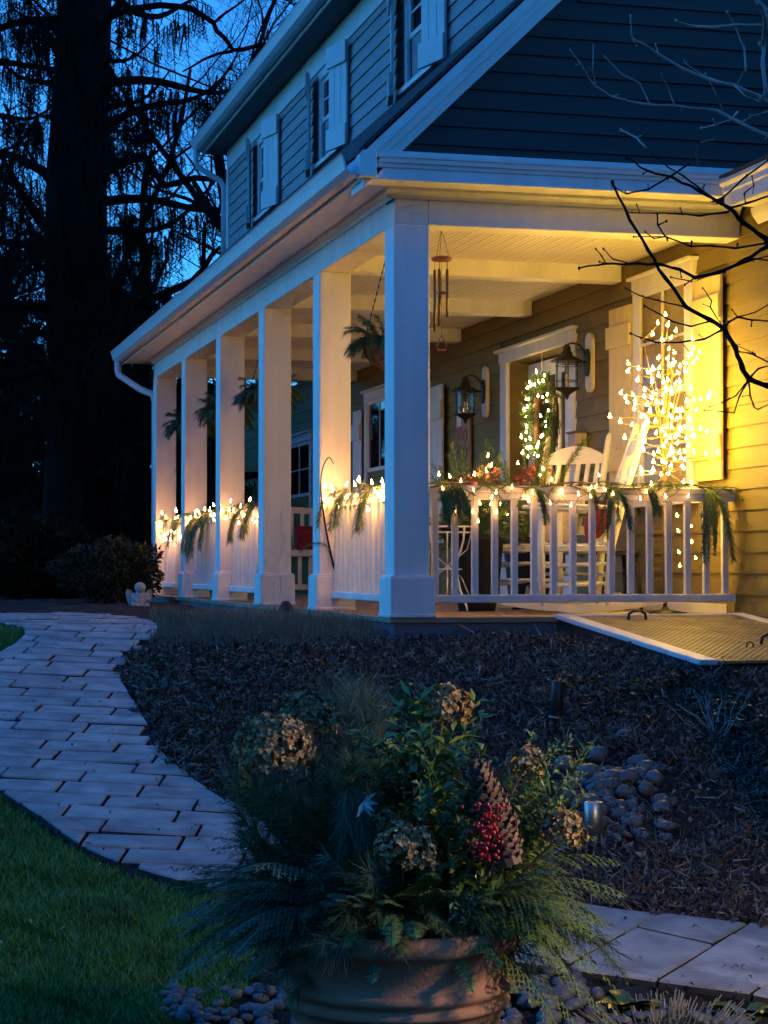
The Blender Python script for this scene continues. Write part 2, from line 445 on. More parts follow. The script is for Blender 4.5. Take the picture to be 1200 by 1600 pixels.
# ================================================================== the house
W = 2.38; SP = 2.114; CW = .233; DECK_END = 11.0; U = .93; YR0 = -.30; YR1 = 11.43; SL = .97
house = thing('house', 'clapboard house with a long white columned porch and shuttered upper windows', 'house')
fX = lambda Xw: (lambda p, u: (Xw-p[0], u, p[1]))
fY = lambda Yw: (lambda p, u: (u, Yw-p[0], p[1]))
def board(fn, u0, u1, z0, z1, parent, mtl):
    mb = MB(); mb.prism([(0, z0), (.022, z0), (.007, z1+.012), (0, z1+.012)], fn, u0, u1)
    mb.build('clapboard', mtl, parent)
def claps(fn, parent, u0, u1, z0, z1, ex, mtl, holes=()):
    z = z0
    while z < z1-.02:
        zt = min(z+ex, z1); segs = [(u0, u1)]
        for (a, b, c, d) in holes:
            if c < zt-.01 and d > z+.01:
                ns = []
                for (s, e) in segs:
                    if b <= s or a >= e: ns.append((s, e))
                    else:
                        if a > s+.01: ns.append((s, a))
                        if b < e-.01: ns.append((b, e))
                segs = ns
        for s, e in segs: board(fn, s, e, z, zt, parent, mtl)
        z += ex
# lower long wall (porch back wall, running on past both ends of the porch)
wall = MB().box(W+.0, W+.25, -9.5, 3.40, -1.3, 2.75).box(W, W+.25, 4.96, 19, -1.3, 2.75).box(W, W+.25, 3.40, 4.96, 2.14, 2.75).build('wall', 'siding', house)
DOOR = (3.18, 5.18, -.2, 2.24)
WIN_N = (.84, 1.75, .80, 2.34); WIN_F = (7.62, 10.15, .62, 2.2); WIN_X = (13.2, 14.6, .55, 1.95)
def ho(w, c=.11): return (w[0]-c, w[1]+c, w[2]-.09, w[3]+c)
claps(fX(W-.002), wall, -3.0, 18.9, -.14, 2.60, .138, 'siding', [DOOR, ho(WIN_N), ho(WIN_F), ho(WIN_X)])
# upper storey
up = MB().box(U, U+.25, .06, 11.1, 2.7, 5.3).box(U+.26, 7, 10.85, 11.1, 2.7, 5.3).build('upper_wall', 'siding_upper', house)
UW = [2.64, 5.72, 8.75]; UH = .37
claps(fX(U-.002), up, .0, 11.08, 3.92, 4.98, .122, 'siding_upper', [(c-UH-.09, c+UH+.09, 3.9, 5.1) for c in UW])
# end wall over the porch
roofz = lambda x: 2.86+(x+.28)*SL
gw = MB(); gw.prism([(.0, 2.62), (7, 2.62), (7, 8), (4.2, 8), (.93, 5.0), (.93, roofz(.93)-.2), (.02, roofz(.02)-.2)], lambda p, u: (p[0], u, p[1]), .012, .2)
gwo = gw.build('gable_wall', 'siding_shaded', house)
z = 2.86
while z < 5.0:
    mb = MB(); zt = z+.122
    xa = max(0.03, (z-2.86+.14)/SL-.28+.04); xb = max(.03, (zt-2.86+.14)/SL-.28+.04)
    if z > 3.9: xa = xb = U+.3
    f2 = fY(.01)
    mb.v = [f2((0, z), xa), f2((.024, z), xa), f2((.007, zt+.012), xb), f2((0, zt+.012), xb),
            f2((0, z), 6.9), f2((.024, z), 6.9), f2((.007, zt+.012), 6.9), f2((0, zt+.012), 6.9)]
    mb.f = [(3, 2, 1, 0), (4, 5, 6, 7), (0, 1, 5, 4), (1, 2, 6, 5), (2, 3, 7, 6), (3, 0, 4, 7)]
    mb.build('clapboard', 'siding_shaded', gwo); z += .122
# deck
dk = MB().box(.03, W, .03, DECK_END-.03, -.5, -.036).build('deck', 'concrete', house)
y = -.02; pl = .098
plank = MB().box(-.03, W, 0, pl-.004, -.034, 0).mesh('plank', 'deck', False, .003)
while y < DECK_END-.05:
    inst('plank', plank, dk, (rnd.uniform(-.004, .002), y, rnd.uniform(-.0015, .0015))); y += pl
mb = MB(); mb.box(-.0, .028, 0.0, DECK_END, -.6, -.036); mb.box(.03, W, 0.0, .028, -.6, -.036)
mb.build('skirt', 'deckskirt', dk)
# columns
shaft = MB().box(0, CW, 0, CW, .256, 2.47).mesh('column', 'trim', False, .006)
plinth = MB().box(-.028, CW+.028, -.028, CW+.028, .002, .250).box(-.034, CW+.034, -.034, CW+.034, .0, .022).box(-.02, CW+.02, -.02, CW+.02, .2495, .262).mesh('plinth', 'trim', False, .004)
for i in range(6):
    c = inst('column', shaft, house, (0, i*SP, 0)); inst('plinth', plinth, c)
# perimeter beams and cross beams
BZ = 2.47
mb = MB(); mb.box(.006, CW-.006, .008, 10.8, BZ+.001, 2.70); mb.build('beam', 'trim', house, False, .004)
mb = MB(); mb.box(CW-.004, W-.025, .008, CW-.01, BZ+.003, 2.70); mb.build('beam', 'trim', house, False, .004)
for i in range(1, 6):
    mb = MB(); mb.box(CW-.004, W-.025, i*SP+.03, i*SP+CW-.03, BZ+.012, 2.61); mb.build('cross_beam', 'trim', house, False, .004)
ce = MB().box(.05, W+.1, .05, 10.95, 2.625, 2.66).build('ceiling', 'ceiling', house)
cp = MB().prism([(0, .006), (.004, 0), (.042, 0), (.045, .004), (.048, 0), (.078, 0), (.082, .006), (.082, .016), (0, .016)], lambda p, u: (p[0], u, p[1]), .06, 10.9).mesh('ceiling_board', 'ceiling')
x = CW-.01
while x < W-.06: inst('ceiling_board', cp, ce, (x, 0, 2.604)); x += .0835
# crown mouldings under the soffit, soffits
crown = [(0, 2.632), (.012, 2.632), (.02, 2.652), (.05, 2.677), (.055, 2.694), (0, 2.694)]
MB().prism(crown, fY(.006), -.055, W-.03).build('crown_moulding', 'trim', house)
MB().prism(crown, fX(.004), .0, 10.8).build('crown_moulding', 'trim', house)
mb = MB(); mb.box(-.26, .004, YR0+.02, YR1-.02, 2.696, 2.714); mb.box(.006, W-.26, YR0+.02, .006, 2.696, 2.714); mb.box(.006, W-.0, 10.8, YR1-.02, 2.696, 2.714)
mb.build('soffit', 'trim', house)
MB().prism([(0, 2.682), (.018, 2.682), (.018, 2.81), (0, 2.81)], fX(-.262), YR0+.0, YR1).build('fascia', 'trim', house)
# gutter along the eave (open half round with lip)
gp = [(0, .115), (0, .0), (.02, -.012), (.07, -.012), (.105, .02), (.118, .07), (.13, .105), (.138, .115), (.128, .118), (.108, .075), (.096, .028), (.066, 0), (.012, .006), (.012, .115)]
MB().prism(gp, lambda p, u: (-.282-p[0], u, 2.715+p[1]), YR0-.01, YR1+.01).build('gutter', 'gutter', house)
MB().box(-.258, .0, YR0+.024, -.004, 2.716, 2.836).build('cornice_return', 'trim', house)
MB().box(-.305, -.2, YR0-.056, YR0+.05, 2.69, 2.852).build('corner_block', 'trim', house, False, .004)
# cornice across the end: fascia band with two mouldings on top, rake boards
yc = YR0+.02
MB().prism([(0, 2.688), (.018, 2.688), (.018, 2.758), (.030, 2.763), (.030, 2.787), (.048, 2.790), (.048, 2.815), (.06, 2.82), (.06, 2.842), (0, 2.842)], fY(yc), -.262, W-.05).build('cornice', 'trim', house)
MB().prism([(0, 0), (.34, .0), (.34, .008), (0, .02)], lambda p, u: (u, YR0-.02+p[0], 2.842+p[1]), -.2, W-.02).build('cornice_cap', 'trim', house)
mb = MB()
nx_ = 3.2
def rk(off0, off1, y0, y1):
    mb = MB(); mb.v = []
    x0, x1 = -.275, nx_
    vs = []
    for yy in (y0, y1):
        vs += [(x0, yy, roofz(x0)+off0), (x1, yy, roofz(x1)+off0), (x1, yy, roofz(x1)+off1), (x0, yy, roofz(x0)+off1)]
    mb.add(vs, [(0, 3, 2, 1), (4, 5, 6, 7), (0, 1, 5, 4), (1, 2, 6, 5), (2, 3, 7, 6), (3, 0, 4, 7)])
    return mb
rk(-.16, -.02, YR0-.028, YR0).build('rake_board', 'trim', house, False, .003)
rk(-.24, -.155, YR0+.002, YR0+.03).build('rake_board', 'trim', house, False, .003)
rk(-.095, -.018, YR0-.05, YR0-.029).build('rake_moulding', 'trim', house, False, .004)
rk(-.235, -.20, YR0+.031, .0).build('rake_soffit', 'trim', house)
# porch roof
mb = MB(); x0, x1 = -.31, U-.002
vs = []
for yy in (YR0-.06, YR1+.03):
    vs += [(x0, yy, roofz(x0)-.0), (x1, yy, roofz(x1)-.0), (x1, yy, roofz(x1)+.03), (x0, yy, roofz(x0)+.03)]
mb.add(vs, [(0, 3, 2, 1), (4, 5, 6, 7), (0, 1, 5, 4), (1, 2, 6, 5), (2, 3, 7, 6), (3, 0, 4, 7)])
vs = []
for yy in (YR0-.06, -.0):
    vs += [(x1+.001, yy, roofz(x1)-.0), (3.4, yy, roofz(3.4)-.0), (3.4, yy, roofz(3.4)+.03), (x1+.001, yy, roofz(x1)+.03)]
mb.add(vs, [(0, 3, 2, 1), (4, 5, 6, 7), (0, 1, 5, 4), (1, 2, 6, 5), (2, 3, 7, 6), (3, 0, 4, 7)])
mb.build('porch_roof', 'roof', house)
mb = MB(); mb.prism([(-.25, 2.7), (.9, 2.7), (.9, roofz(.9)-.02), (-.25, roofz(-.25)-.02)], lambda p, u: (p[0], u, p[1]), 11.2, 11.38)
mb.build('gable_end', 'siding_upper', house)
# upper eave: frieze, soffit, fascia, gutter, roof
MB().box(U-.03, U-.003, .0, 11.1, 4.97, 5.2).build('frieze', 'trim', house, False, .003)
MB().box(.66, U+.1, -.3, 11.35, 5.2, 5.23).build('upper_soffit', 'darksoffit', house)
MB().box(.645, .662, -.3, 11.36, 5.185, 5.34).build('upper_fascia', 'trim', house)
MB().prism(gp, lambda p, u: (.643-p[0], u, 5.225+p[1]), -.3, 11.38).build('upper_gutter', 'gutter', house)
mb = MB(); vs = []
for yy in (-.35, 11.4): vs += [(.6, yy, 5.345), (7, yy, 7.9), (7, yy, 7.95), (.6, yy, 5.39)]
mb.add(vs, [(0, 3, 2, 1), (4, 5, 6, 7), (0, 1, 5, 4), (1, 2, 6, 5), (2, 3, 7, 6), (3, 0, 4, 7)]); mb.build('upper_roof', 'roof', house)
# corner boards
mb = MB(); mb.box(U-.03, U-.003, 11.0, 11.12, 3.5, 4.969); mb.box(U-.03, U+.09, 11.121, 11.15, 3.5, 4.969); mb.build('corner_board', 'trim', house)
# downspouts
def spout(pts, r=.034): return MB().tube(pts, r, 8)
d1 = [(-.34, 11.33, 2.72), (-.34, 11.33, 2.60), (-.33, 11.3, 2.55), (-.12, 11.05, 2.37), (.01, 10.9, 2.30), (.03, 10.86, 2.2), (.03, 10.86, -.05)]
o = spout(d1, .04).build('downspout', 'gutter', house, True)
d2 = [(.56, 11.25, 5.24), (.56, 11.25, 5.1), (.58, 11.24, 5.02), (.84, 11.2, 4.86), (.885, 11.19, 4.78), (.885, 11.19, 3.6)]
spout(d2, .036).build('downspout', 'gutter', house, True)
for zz in (1.45,): MB().box(-.02, .08, 10.81, 10.91, zz, zz+.03).build('downspout_strap', 'gutter', o)
# wing towards the viewer: eave on the near part of the long wall
MB().box(W-.27, W+.0, -9.8, YR0-.04, 2.62, 2.645).build('wing_soffit', 'trim', house)
MB().prism([(0, 2.60), (.02, 2.60), (.02, 2.69), (.035, 2.695), (.035, 2.73), (.06, 2.75), (.06, 2.775), (0, 2.775)], fX(W-.272), -9.8, YR0-.045).build('wing_fascia', 'trim', house)
MB().prism([(0, 2.52), (.012, 2.52), (.05, 2.57), (.06, 2.6), (.06, 2.618), (0, 2.618)], fX(W-.03), -9.8, YR0+.0).build('wing_crown', 'trim', house)
mb = MB(); vs = []
for yy in (-9.8, YR0-.07): vs += [(W-.34, yy, 2.78), (7, yy, 4.2), (7, yy, 4.25), (W-.34, yy, 2.80)]
mb.add(vs, [(0, 3, 2, 1), (4, 5, 6, 7), (0, 1, 5, 4), (1, 2, 6, 5), (2, 3, 7, 6), (3, 0, 4, 7)]); mb.build('wing_roof', 'roof', house)
MB().box(W+.26, 7, -9.5, -9.25, -1.3, 2.75).build('wing_end', 'siding', house)
mb = MB(); vs = []
for yy in (11.5, 19.3): vs += [(W-.3, yy, 2.78), (7, yy, 5.2), (7, yy, 5.25), (W-.3, yy, 2.82)]
mb.add(vs, [(0, 3, 2, 1), (4, 5, 6, 7), (0, 1, 5, 4), (1, 2, 6, 5), (2, 3, 7, 6), (3, 0, 4, 7)]); mb.build('rear_roof', 'roof', house)

# windows: casing (part) > sash, muntin, pane, sill
def window(Xw, y0, y1, z0, z1, cas=.10, cols=2, rows=2, cap=True, name='window', curtain=False):
    mb = MB(); t = .03 if not curtain else .055; so = .042 if curtain else 0.
    mb.box(Xw-t, Xw+.01, y0-cas, y0, z0, z1); mb.box(Xw-t, Xw+.01, y1, y1+cas, z0, z1)
    mb.box(Xw-t-.004, Xw+.01, y0-cas-.01, y1+cas+.01, z1+.001, z1+cas)
    if cap: mb.box(Xw-t-.04, Xw+.01, y0-cas-.03, y1+cas+.03, z1+cas+.001, z1+cas+.025)
    wn = mb.build(name, 'trim', house, False, .003)
    MB().box(Xw-.075, Xw+.01, y0-cas-.03, y1+cas+.03, z0-.045, z0-.001).build('sill', 'trim', wn, False, .003)
    zm = (z0+z1)/2
    for k, (a, b, dx) in enumerate(((z0, zm+.015, .012), (zm-.015, z1, .0))):
        mb = MB(); s = .042; X0 = Xw+dx-.012-so; X1 = Xw+dx+.012-so
        mb.box(X0, X1, y0, y0+s, a, b); mb.box(X0, X1, y1-s, y1, a, b); mb.box(X0+.001, X1-.001, y0+s, y1-s, a, a+s); mb.box(X0+.001, X1-.001, y0+s, y1-s, b-s, b)
        mb.build('sash', 'trim', wn, False, .002)
        yy0, yy1, za, zb = y0+s, y1-s, a+s, b-s
        mu = .018
        for c in range(1, cols): MB().box(X0+.003, X1-.003, yy0+(yy1-yy0)*c/cols-mu/2, yy0+(yy1-yy0)*c/cols+mu/2, za, zb).build('muntin', 'trim', wn)
        for r in range(1, rows): MB().box(X0+.004, X1-.004, yy0, yy1, za+(zb-za)*r/rows-mu/2, za+(zb-za)*r/rows+mu/2).build('muntin', 'trim', wn)
        for c in range(cols):
            for r in range(rows):
                ya = yy0+(yy1-yy0)*c/cols; yb = yy0+(yy1-yy0)*(c+1)/cols; zc = za+(zb-za)*r/rows; zd = za+(zb-za)*(r+1)/rows
                tl = rnd.uniform(-.0008, .0008)
                mb = MB(); mb.v = [(X0+.010+tl, ya, zc), (X0+.010, yb, zc), (X0+.010+rnd.uniform(-.0008, .0008), yb, zd), (X0+.010, ya, zd)]; mb.f = [(0, 3, 2, 1)]
                mb.build('pane', 'lampglass' if curtain else 'glass', wn)
    if curtain:
        mb = MB(); n_ = 60
        for i in range(n_+1):
            yy = y0+.01+(y1-y0-.02)*i/n_; xx = Xw-.013+.007*math.sin(i*1.25+.6*math.sin(i*.37))
            mb.v += [(xx, yy, z0+.01), (xx, yy, z1-.01)]
        mb.f = [(2*i, 2*i+1, 2*i+3, 2*i+2) for i in range(n_)]
        mb.build('curtain', 'curtain', wn, True)
    return wn
def shutter(Xw, yh, width, z0, z1, dirn, ang, mtl='shutter', nb=3):
    # hinge line at y=yh on the wall, leaf runs away from the window (dirn=+1 towards +Y), swung off the wall by ang
    Mx = Matrix.Translation((Xw-(.036 if ang > 0 else .036-math.sin(ang)*width), yh, 0)) @ Matrix.Rotation(ang*dirn, 4, 'Z')
    bw = width/nb
    mb = MB(); mb.M = Mx
    root = None
    for k in range(nb):
        mb = MB(); mb.M = Mx
        a, b = k*bw+.001, (k+1)*bw-.003
        if dirn < 0: a, b = -b, -a
        mb.box(-.022, 0, a, b, z0, z1)
        if root is None: root = mb.build('shutter', mtl, house, False, .003)
        else: mb.build('board', mtl, root, False, .003)
    a, b = -.012, width+.012
    if dirn < 0: a, b = -b, -a
    h = z1-z0
    for f0, f1 in ((.0, .20), (.80, 1.0)) if h < 1.2 else ((.10, .22), (.78, .90)):
        mb = MB(); mb.M = Mx; mb.box(-.045, -.0225, a, b, z0+h*f0+(.0 if f0 else -.01), z0+h*f1+(0 if f1 < 1 else .01)); mb.build('batten', mtl, root, False, .003)
    return root
for c in UW:
    window(U, c-UH, c+UH, 4.08, 4.86, .085, 2, 2, False)
    shutter(U, c-UH-.06, .36, 4.03, 4.94, -1, R(-13)); shutter(U, c+UH+.06, .36, 4.03, 4.94, 1, R(-13.5))
window(W, *WIN_N[:2], WIN_N[2], WIN_N[3], .10, 2, 2, curtain=True)
shutter(W, .70, .48, .90, 2.28, -1, R(2), 'creampaint'); shutter(W, 1.88, .42, .90, 2.28, 1, R(2), 'creampaint')
window(W, *WIN_F[:2], WIN_F[2], WIN_F[3], .10, 5, 1)
shutter(W, 7.48, .62, .55, 2.12, -1, R(2), 'whitepaint'); shutter(W, 10.30, .34, .55, 2.12, 1, R(2), 'whitepaint')
window(W, *WIN_X[:2], WIN_X[2], WIN_X[3], .10, 2, 2)
# entrance: casing, recessed jambs, glazed door
mb = MB()
mb.box(W-.035, W+.01, 3.18, 3.40, 0, 2.14); mb.box(W-.035, W+.01, 4.96, 5.14, 0, 2.14); mb.box(W-.04, W+.01, 3.16, 5.16, 2.141, 2.24); mb.box(W-.08, W+.01, 3.13, 5.19, 2.241, 2.265)
dr = mb.build('entrance', 'trim', house, False, .004)
mb = MB(); mb.box(W+.011, W+.24, 3.36, 3.399, 0, 2.14); mb.box(W+.011, W+.24, 4.961, 5.0, 0, 2.14); mb.box(W+.011, W+.24, 3.40, 4.96, 2.141, 2.18)
mb.build('jamb', 'trim', dr)
door = MB()
X0, X1 = W+.17, W+.21
door.box(X0, X1, 3.42, 3.54, .02, 2.12).box(X0, X1, 4.82, 4.94, .02, 2.12).box(X0+.001, X1, 3.54, 4.82, 1.98, 2.12).box(X0+.001, X1, 3.54, 4.82, .02, .28).box(X0+.001, X1, 4.12, 4.22, .28, 1.98)
door = door.build('door', 'whitepaint', house, False, .003)
for a, b in ((3.54, 4.12), (4.22, 4.82)):
    mb = MB(); mb.v = [(X0+.02, a, .28), (X0+.02, b, .28), (X0+.02, b, 1.98), (X0+.02, a, 1.98)]; mb.f = [(0, 3, 2, 1)]; mb.build('pane', 'glass', door)
mb = MB(); mb.tube([(X0-.05, 4.08, .98), (X0-.05, 4.08, 1.08)], .012, 8); mb.box(X0-.045, X0, 4.07, 4.09, 1.02, 1.04); mb.build('handle', 'bronze', door)
# baseboard at the wall foot
MB().box(W-.03, W-.024, .24, 3.1, .002, .07).build('skirting', 'trim', house)

# cellar bulkhead: kerbs and two plate doors with handles
bulk = thing('cellar_bulkhead', 'low cellar bulkhead with yellow-lit metal plate doors beside the porch end', 'cellar door', (0, 0, 0))
bx0, bx1 = 1.07, W-.03; by0, by1 = -2.30, -.03; bzt, bzb = -.012, -.20
bsl = lambda y: bzb+(bzt-bzb)*(y-by0)/(by1-by0)
def slab(x0, x1, y0, y1, o0, o1):
    mb = MB(); vs = []
    for xx in (x0, x1): vs += [(xx, y0, bsl(y0)+o0), (xx, y1, bsl(y1)+o0), (xx, y1, bsl(y1)+o1), (xx, y0, bsl(y0)+o1)]
    mb.add(vs, [(0, 1, 2, 3), (4, 7, 6, 5), (0, 4, 5, 1), (1, 5, 6, 2), (2, 6, 7, 3), (3, 7, 4, 0)]); return mb
mb = MB()
vs = []
for xx in (bx0, bx0+.075): vs += [(xx, by0, -.7), (xx, by1, -.7), (xx, by1, bsl(by1)-.004), (xx, by0, bsl(by0)-.004)]
mb.add(vs, [(0, 1, 2, 3), (4, 7, 6, 5), (0, 4, 5, 1), (1, 5, 6, 2), (2, 6, 7, 3), (3, 7, 4, 0)])
mb.build('side_wall', 'black', bulk)
slab(bx0-.02, bx0+.085, by0-.02, by1, -.0, .03).build('kerb', 'trim', bulk, False, .004)
slab(bx1-.08, bx1, by0-.02, by1, -.0, .03).build('kerb', 'trim', bulk, False, .004)
slab(bx0+.09, bx1-.085, by1-.06, by1, .0, .028).build('kerb', 'trim', bulk, False, .004)
MB().box(bx0+.08, bx1, by0-.01, by0+.03, -.7, bzb-.01).build('front_wall', 'black', bulk)
xm = (bx0+bx1)/2+.02
def plate_door(x0, x1):
    d = slab(x0, x1, by0+.0, by1-.07, .006, .022).build('door_leaf', 'plate', bulk, False, .002)
    tm = MB()
    yy = by0+.04; k = 0
    while yy < by1-.1:
        xx = x0+.03+(k % 2)*.02
        while xx < x1-.02:
            c = Vector((xx, yy, bsl(yy)+.0225)); a = .011 if k % 2 else -.011
            tm.add([c+Vector((-.011, -a*.6, 0)), c+Vector((.004, -a*.2, 0)), c+Vector((.011, a*.6, 0)), c+Vector((-.004, a*.2, 0)), c+Vector((0, 0, .003))], [(0, 1, 4), (1, 2, 4), (2, 3, 4), (3, 0, 4)])
            xx += .04
        yy += .03; k += 1
    tag(tm.build('tread_pattern', 'plate', d), kind='stuff')
    return d
dA = plate_door(bx0+.09, xm-.004); dB = plate_door(xm+.004, bx1-.085)
for (x, y, d) in ((xm-.24, -.33, dA), (xm+.06, -1.62, dB), (xm-.13, -1.75, dA)):
    z = bsl(y)+.022; hh = .055 if y != -1.75 else .03
    r = .009 if y != -1.75 else .004; w_ = .06 if y != -1.75 else .02
    MB().tube([(x-w_, y, z), (x-w_*.9, y, z+hh*.7), (x-w_*.4, y, z+hh), (x+w_*.4, y, z+hh), (x+w_*.9, y, z+hh*.7), (x+w_, y, z)], r, 6).build('handle', 'iron', d, True)

# ================================================================== railings
bal = MB().box(-.02, .02, -.02, .02, .141, .785).mesh('baluster', 'trim', False, .004)
def rail(a, b, label, nbal):
    a, b = Vector(a), Vector(b); L = (b-a).length; ang = math.atan2(b.y-a.y, b.x-a.x)
    t = thing('porch_railing', label, 'railing', a, ang, 'white railings between the porch columns')
    MB().box(0.002, L-.002, -.045, .045, .79, .835).build('top_rail', 'trim', t, False, .008)
    MB().box(.002, L-.002, -.028, .028, .745, .789).build('sub_rail', 'trim', t, False, .003)
    MB().box(.002, L-.002, -.035, .035, .088, .140).build('bottom_rail', 'trim', t, False, .006)
    for i in range(nbal): inst('baluster', bal, t, (L*(i+.5)/nbal, 0, -.04 if False else 0), None, (1, 1, .995 if i % 2 else 1))
    return t
h = CW/2
end_rail = rail((CW, h, 0), (W-.03, h, 0), 'white porch end railing facing the cellar doors, rocking chairs behind it', 16)
S01 = rail((h, CW, 0), (h, SP, 0), 'white side railing between the nearest corner column and the second', 14)
S23 = rail((h, 2*SP+CW, 0), (h, 3*SP, 0), 'white side railing right after the open porch entry', 14)
S34 = rail((h, 3*SP+CW, 0), (h, 4*SP, 0), 'white side railing before the farthest one, under a hanging basket', 14)
S45 = rail((h, 4*SP+CW, 0), (h, 5*SP, 0), 'white side railing at the far end beside the last column', 14)

# ================================================================== foliage builders
def pine_spray(mb, b, d, L, droop, nl=.09, dens=140, nw=.0022, rg=rnd, flat=.0):
    """a bough: curved stem with forward-pointing needles"""
    d = d.normalized(); pts = []; p = Vector(b); n = 9
    for i in range(n+1):
        pts.append(p.copy()); d = (d+Vector((0, 0, -droop/n))).normalized(); p = p+d*(L/n)
    mb.tube(pts, [.004*(1-.7*i/n) for i in range(n+1)], 4)
    k = int(dens*L/.3)
    for i in range(k):
        t = rg.uniform(.08, 1)*n; j = min(n-1, int(t)); q = pts[j].lerp(pts[j+1], t-j)
        dd = (pts[j+1]-pts[j]).normalized(); o = rvec(rg); o = (o-dd*o.dot(dd)).normalized()
        nd = (dd*rg.uniform(.5, 1.2)+o*rg.uniform(.4, .9)+Vector((0, 0, -.25))).normalized()
        mb.needle(q, nd, nl*rg.uniform(.6, 1.1), nw, nd.cross(rvec(rg)).normalized())
def cedar_spray(mb, b, d, L, droop, side=None, rg=rnd, w=.0042, wid=.36):
    """flat fan of scale-leaved branchlets"""
    d = d.normalized()
    if side is None: side = d.cross(Vector((0, 0, 1)))
    if side.length < 1e-3: side = Vector((1, 0, 0))
    side = side.normalized(); n = 22; p = Vector(b); seg = L/n
    prev = None
    def rib(a, bb, w0, w1, sd_):
        mb.add([a-sd_*w0/2, a+sd_*w0/2, bb+sd_*w1/2, bb-sd_*w1/2], [(0, 1, 2, 3)])
    for i in range(n):
        d = (d+Vector((0, 0, -droop/n))).normalized(); q = p+d*seg; t = i/n
        rib(p, q, w*1.3*(1-.6*t), w*1.3*(1-.6*(t+1/n)), side)
        if i > 1:
            for s in (-1, 1):
                bl = L*wid*(1-t)**.8*rg.uniform(.55, 1.1)*min(1, .35+t*3)
                bd = (d*.75+side*s*.85+Vector((0, 0, rg.uniform(-.2, .1)))).normalized()
                a = p.copy(); m = max(2, int(bl/.016)); nr = bd.cross(d).normalized() if bd.cross(d).length > 1e-4 else Vector((0, 0, 1))
                sd2 = bd.cross(nr).normalized()
                for k in range(m):
                    bd = (bd+Vector((0, 0, -droop*.5/m))+d*.04).normalized(); bb = a+bd*(bl/m)
                    rib(a, bb, w*(1-.5*k/m), w*(1-.5*(k+1)/m), sd2)
                    tl = .022*(1-.5*k/m)*rg.uniform(.6, 1.3)
                    for s2 in (-1, 1):
                        e = a+(bd*.8+sd2*s2*.7).normalized()*tl
                        mb.add([a, a+bd*.006, e], [(0, 1, 2)])
                    a = bb
        p = q
def leafy_twig(mb, b, d, L, ll, lw, n, droop=.2, rg=rnd, stem=.0025):
    d = d.normalized(); p = Vector(b); m = 8; pts = [p.copy()]
    for i in range(m):
        d = (d+Vector((0, 0, -droop/m))+rvec(rg)*.08).normalized(); p = p+d*(L/m); pts.append(p.copy())
    mb.tube(pts, [stem*(1-.6*i/m) for i in range(m+1)], 4)
    for i in range(n):
        t = (.12+.88*(i+rg.random())/n)*m; j = min(m-1, int(t)); q = pts[j].lerp(pts[j+1], t-j)
        dd = (pts[j+1]-pts[j]).normalized(); o = rvec(rg); o = (o-dd*o.dot(dd)).normalized()
        ld = (dd*rg.uniform(.3, .9)+o).normalized()
        mb.leaf(q, ld, (Vector((0, 0, 1))+rvec(rg)*.7), ll*rg.uniform(.6, 1.15), lw*rg.uniform(.7, 1.1), rg.uniform(-.2, .6))

# ================================================================== lights: bulbs are real little emitters
bulbT = MB().lathe([(.002, -.009), (.0082, -.0068), (.0105, .0), (.0036, .010), (.0006, .025)], 7).mesh('bulb', 'bulb_tree', True)
bulbR = MB().lathe([(.002, -.008), (.0063, -.006), (.0078, .0), (.003, .009), (.0006, .025)], 7).mesh('bulb', 'bulb_rail', True)
bulbE = MB().lathe([(.002, -.008), (.0063, -.006), (.0078, .0), (.003, .009), (.0006, .025)], 7).mesh('bulb', 'bulb_end', True)
bulbG = MB().lathe([(.002, -.008), (.006, -.006), (.0075, .0), (.0035, .008), (.001, .02)], 7).mesh('bulb', 'bulb_green', True)

# lighted branch lamp standing by the window
tb = Vector((2.02, .50, 0))
lt = thing('lighted_branch_tree', 'tall branch lamp covered in warm white bulbs before the yellow-lit window', 'light tree', tb)
mb = MB(); mb.lathe([(.14, 0), (.14, .012), (.03, .03), (.016, .05)], 16); mb.build('base', 'iron', lt, True)
mb = MB(); mb.tube([(0, 0, .03), (.004, .0, .5), (-.004, .004, .95), (0, 0, 1.05)], [.014, .013, .012, .011], 7); mb.build('stem', 'wood', lt, True)
rg = random.Random(11)
placed = 0
BR = [(1040,492),(1028,505),(1043,508),(1056,517),(1020,522),(1083,530),(1048,528),(1035,532),(1045,545),(1083,545),(1080,553),(1093,551),(1076,556),(1054,551),(1029,559),(1043,560),(1072,567),(1083,567),(982,568),(981,580),(998,576),(1013,582),(1018,578),(1030,575),(1046,570),(1052,569),(1071,580),(1060,583),(1029,587),(996,594),(1019,597),(1044,594),(1055,600),(1062,596),(1007,609),(1025,613),(1041,605),(1079,607),(970,614),(977,621),(989,617),(993,625),(1007,620),(1018,622),(1036,618),(1050,615),(1110,615),(1107,622),(980,628),(992,630),(1011,632),(1028,630),(1050,634),(1073,627),(1085,625),(1095,624),(991,639),(1016,644),(1036,643),(1060,643),(1066,641),(1088,641),(953,651),(969,659),(1002,651),(1024,658),(1057,655),(1063,652),(1078,656),(987,664),(1005,667),(1010,662),(1050,668),(1062,668),(1071,668),(1082,671),(1095,670),(976,684),(1006,683),(1025,677),(1035,672),(1040,680),(1055,683),(1060,679),(1072,685),(1085,683),(1007,690),(1041,690),(1037,697),(1049,705),(1061,707),(1070,705),(1084,707),(1103,709),(1005,703),(1022,710),(1029,705),(1045,712),(1050,700),(1054,717),(1040,723),(1064,716),(1070,719),(1035,721),(1002,733),(1003,740),(1018,738),(1021,735),(1033,741),(1044,740),(1048,728),(987,741),(1018,758),(1068,753),(1081,756)]
for k in range(32):
    BR.append((rg.gauss(1048, 22), rg.uniform(560, 735)))
tips = []
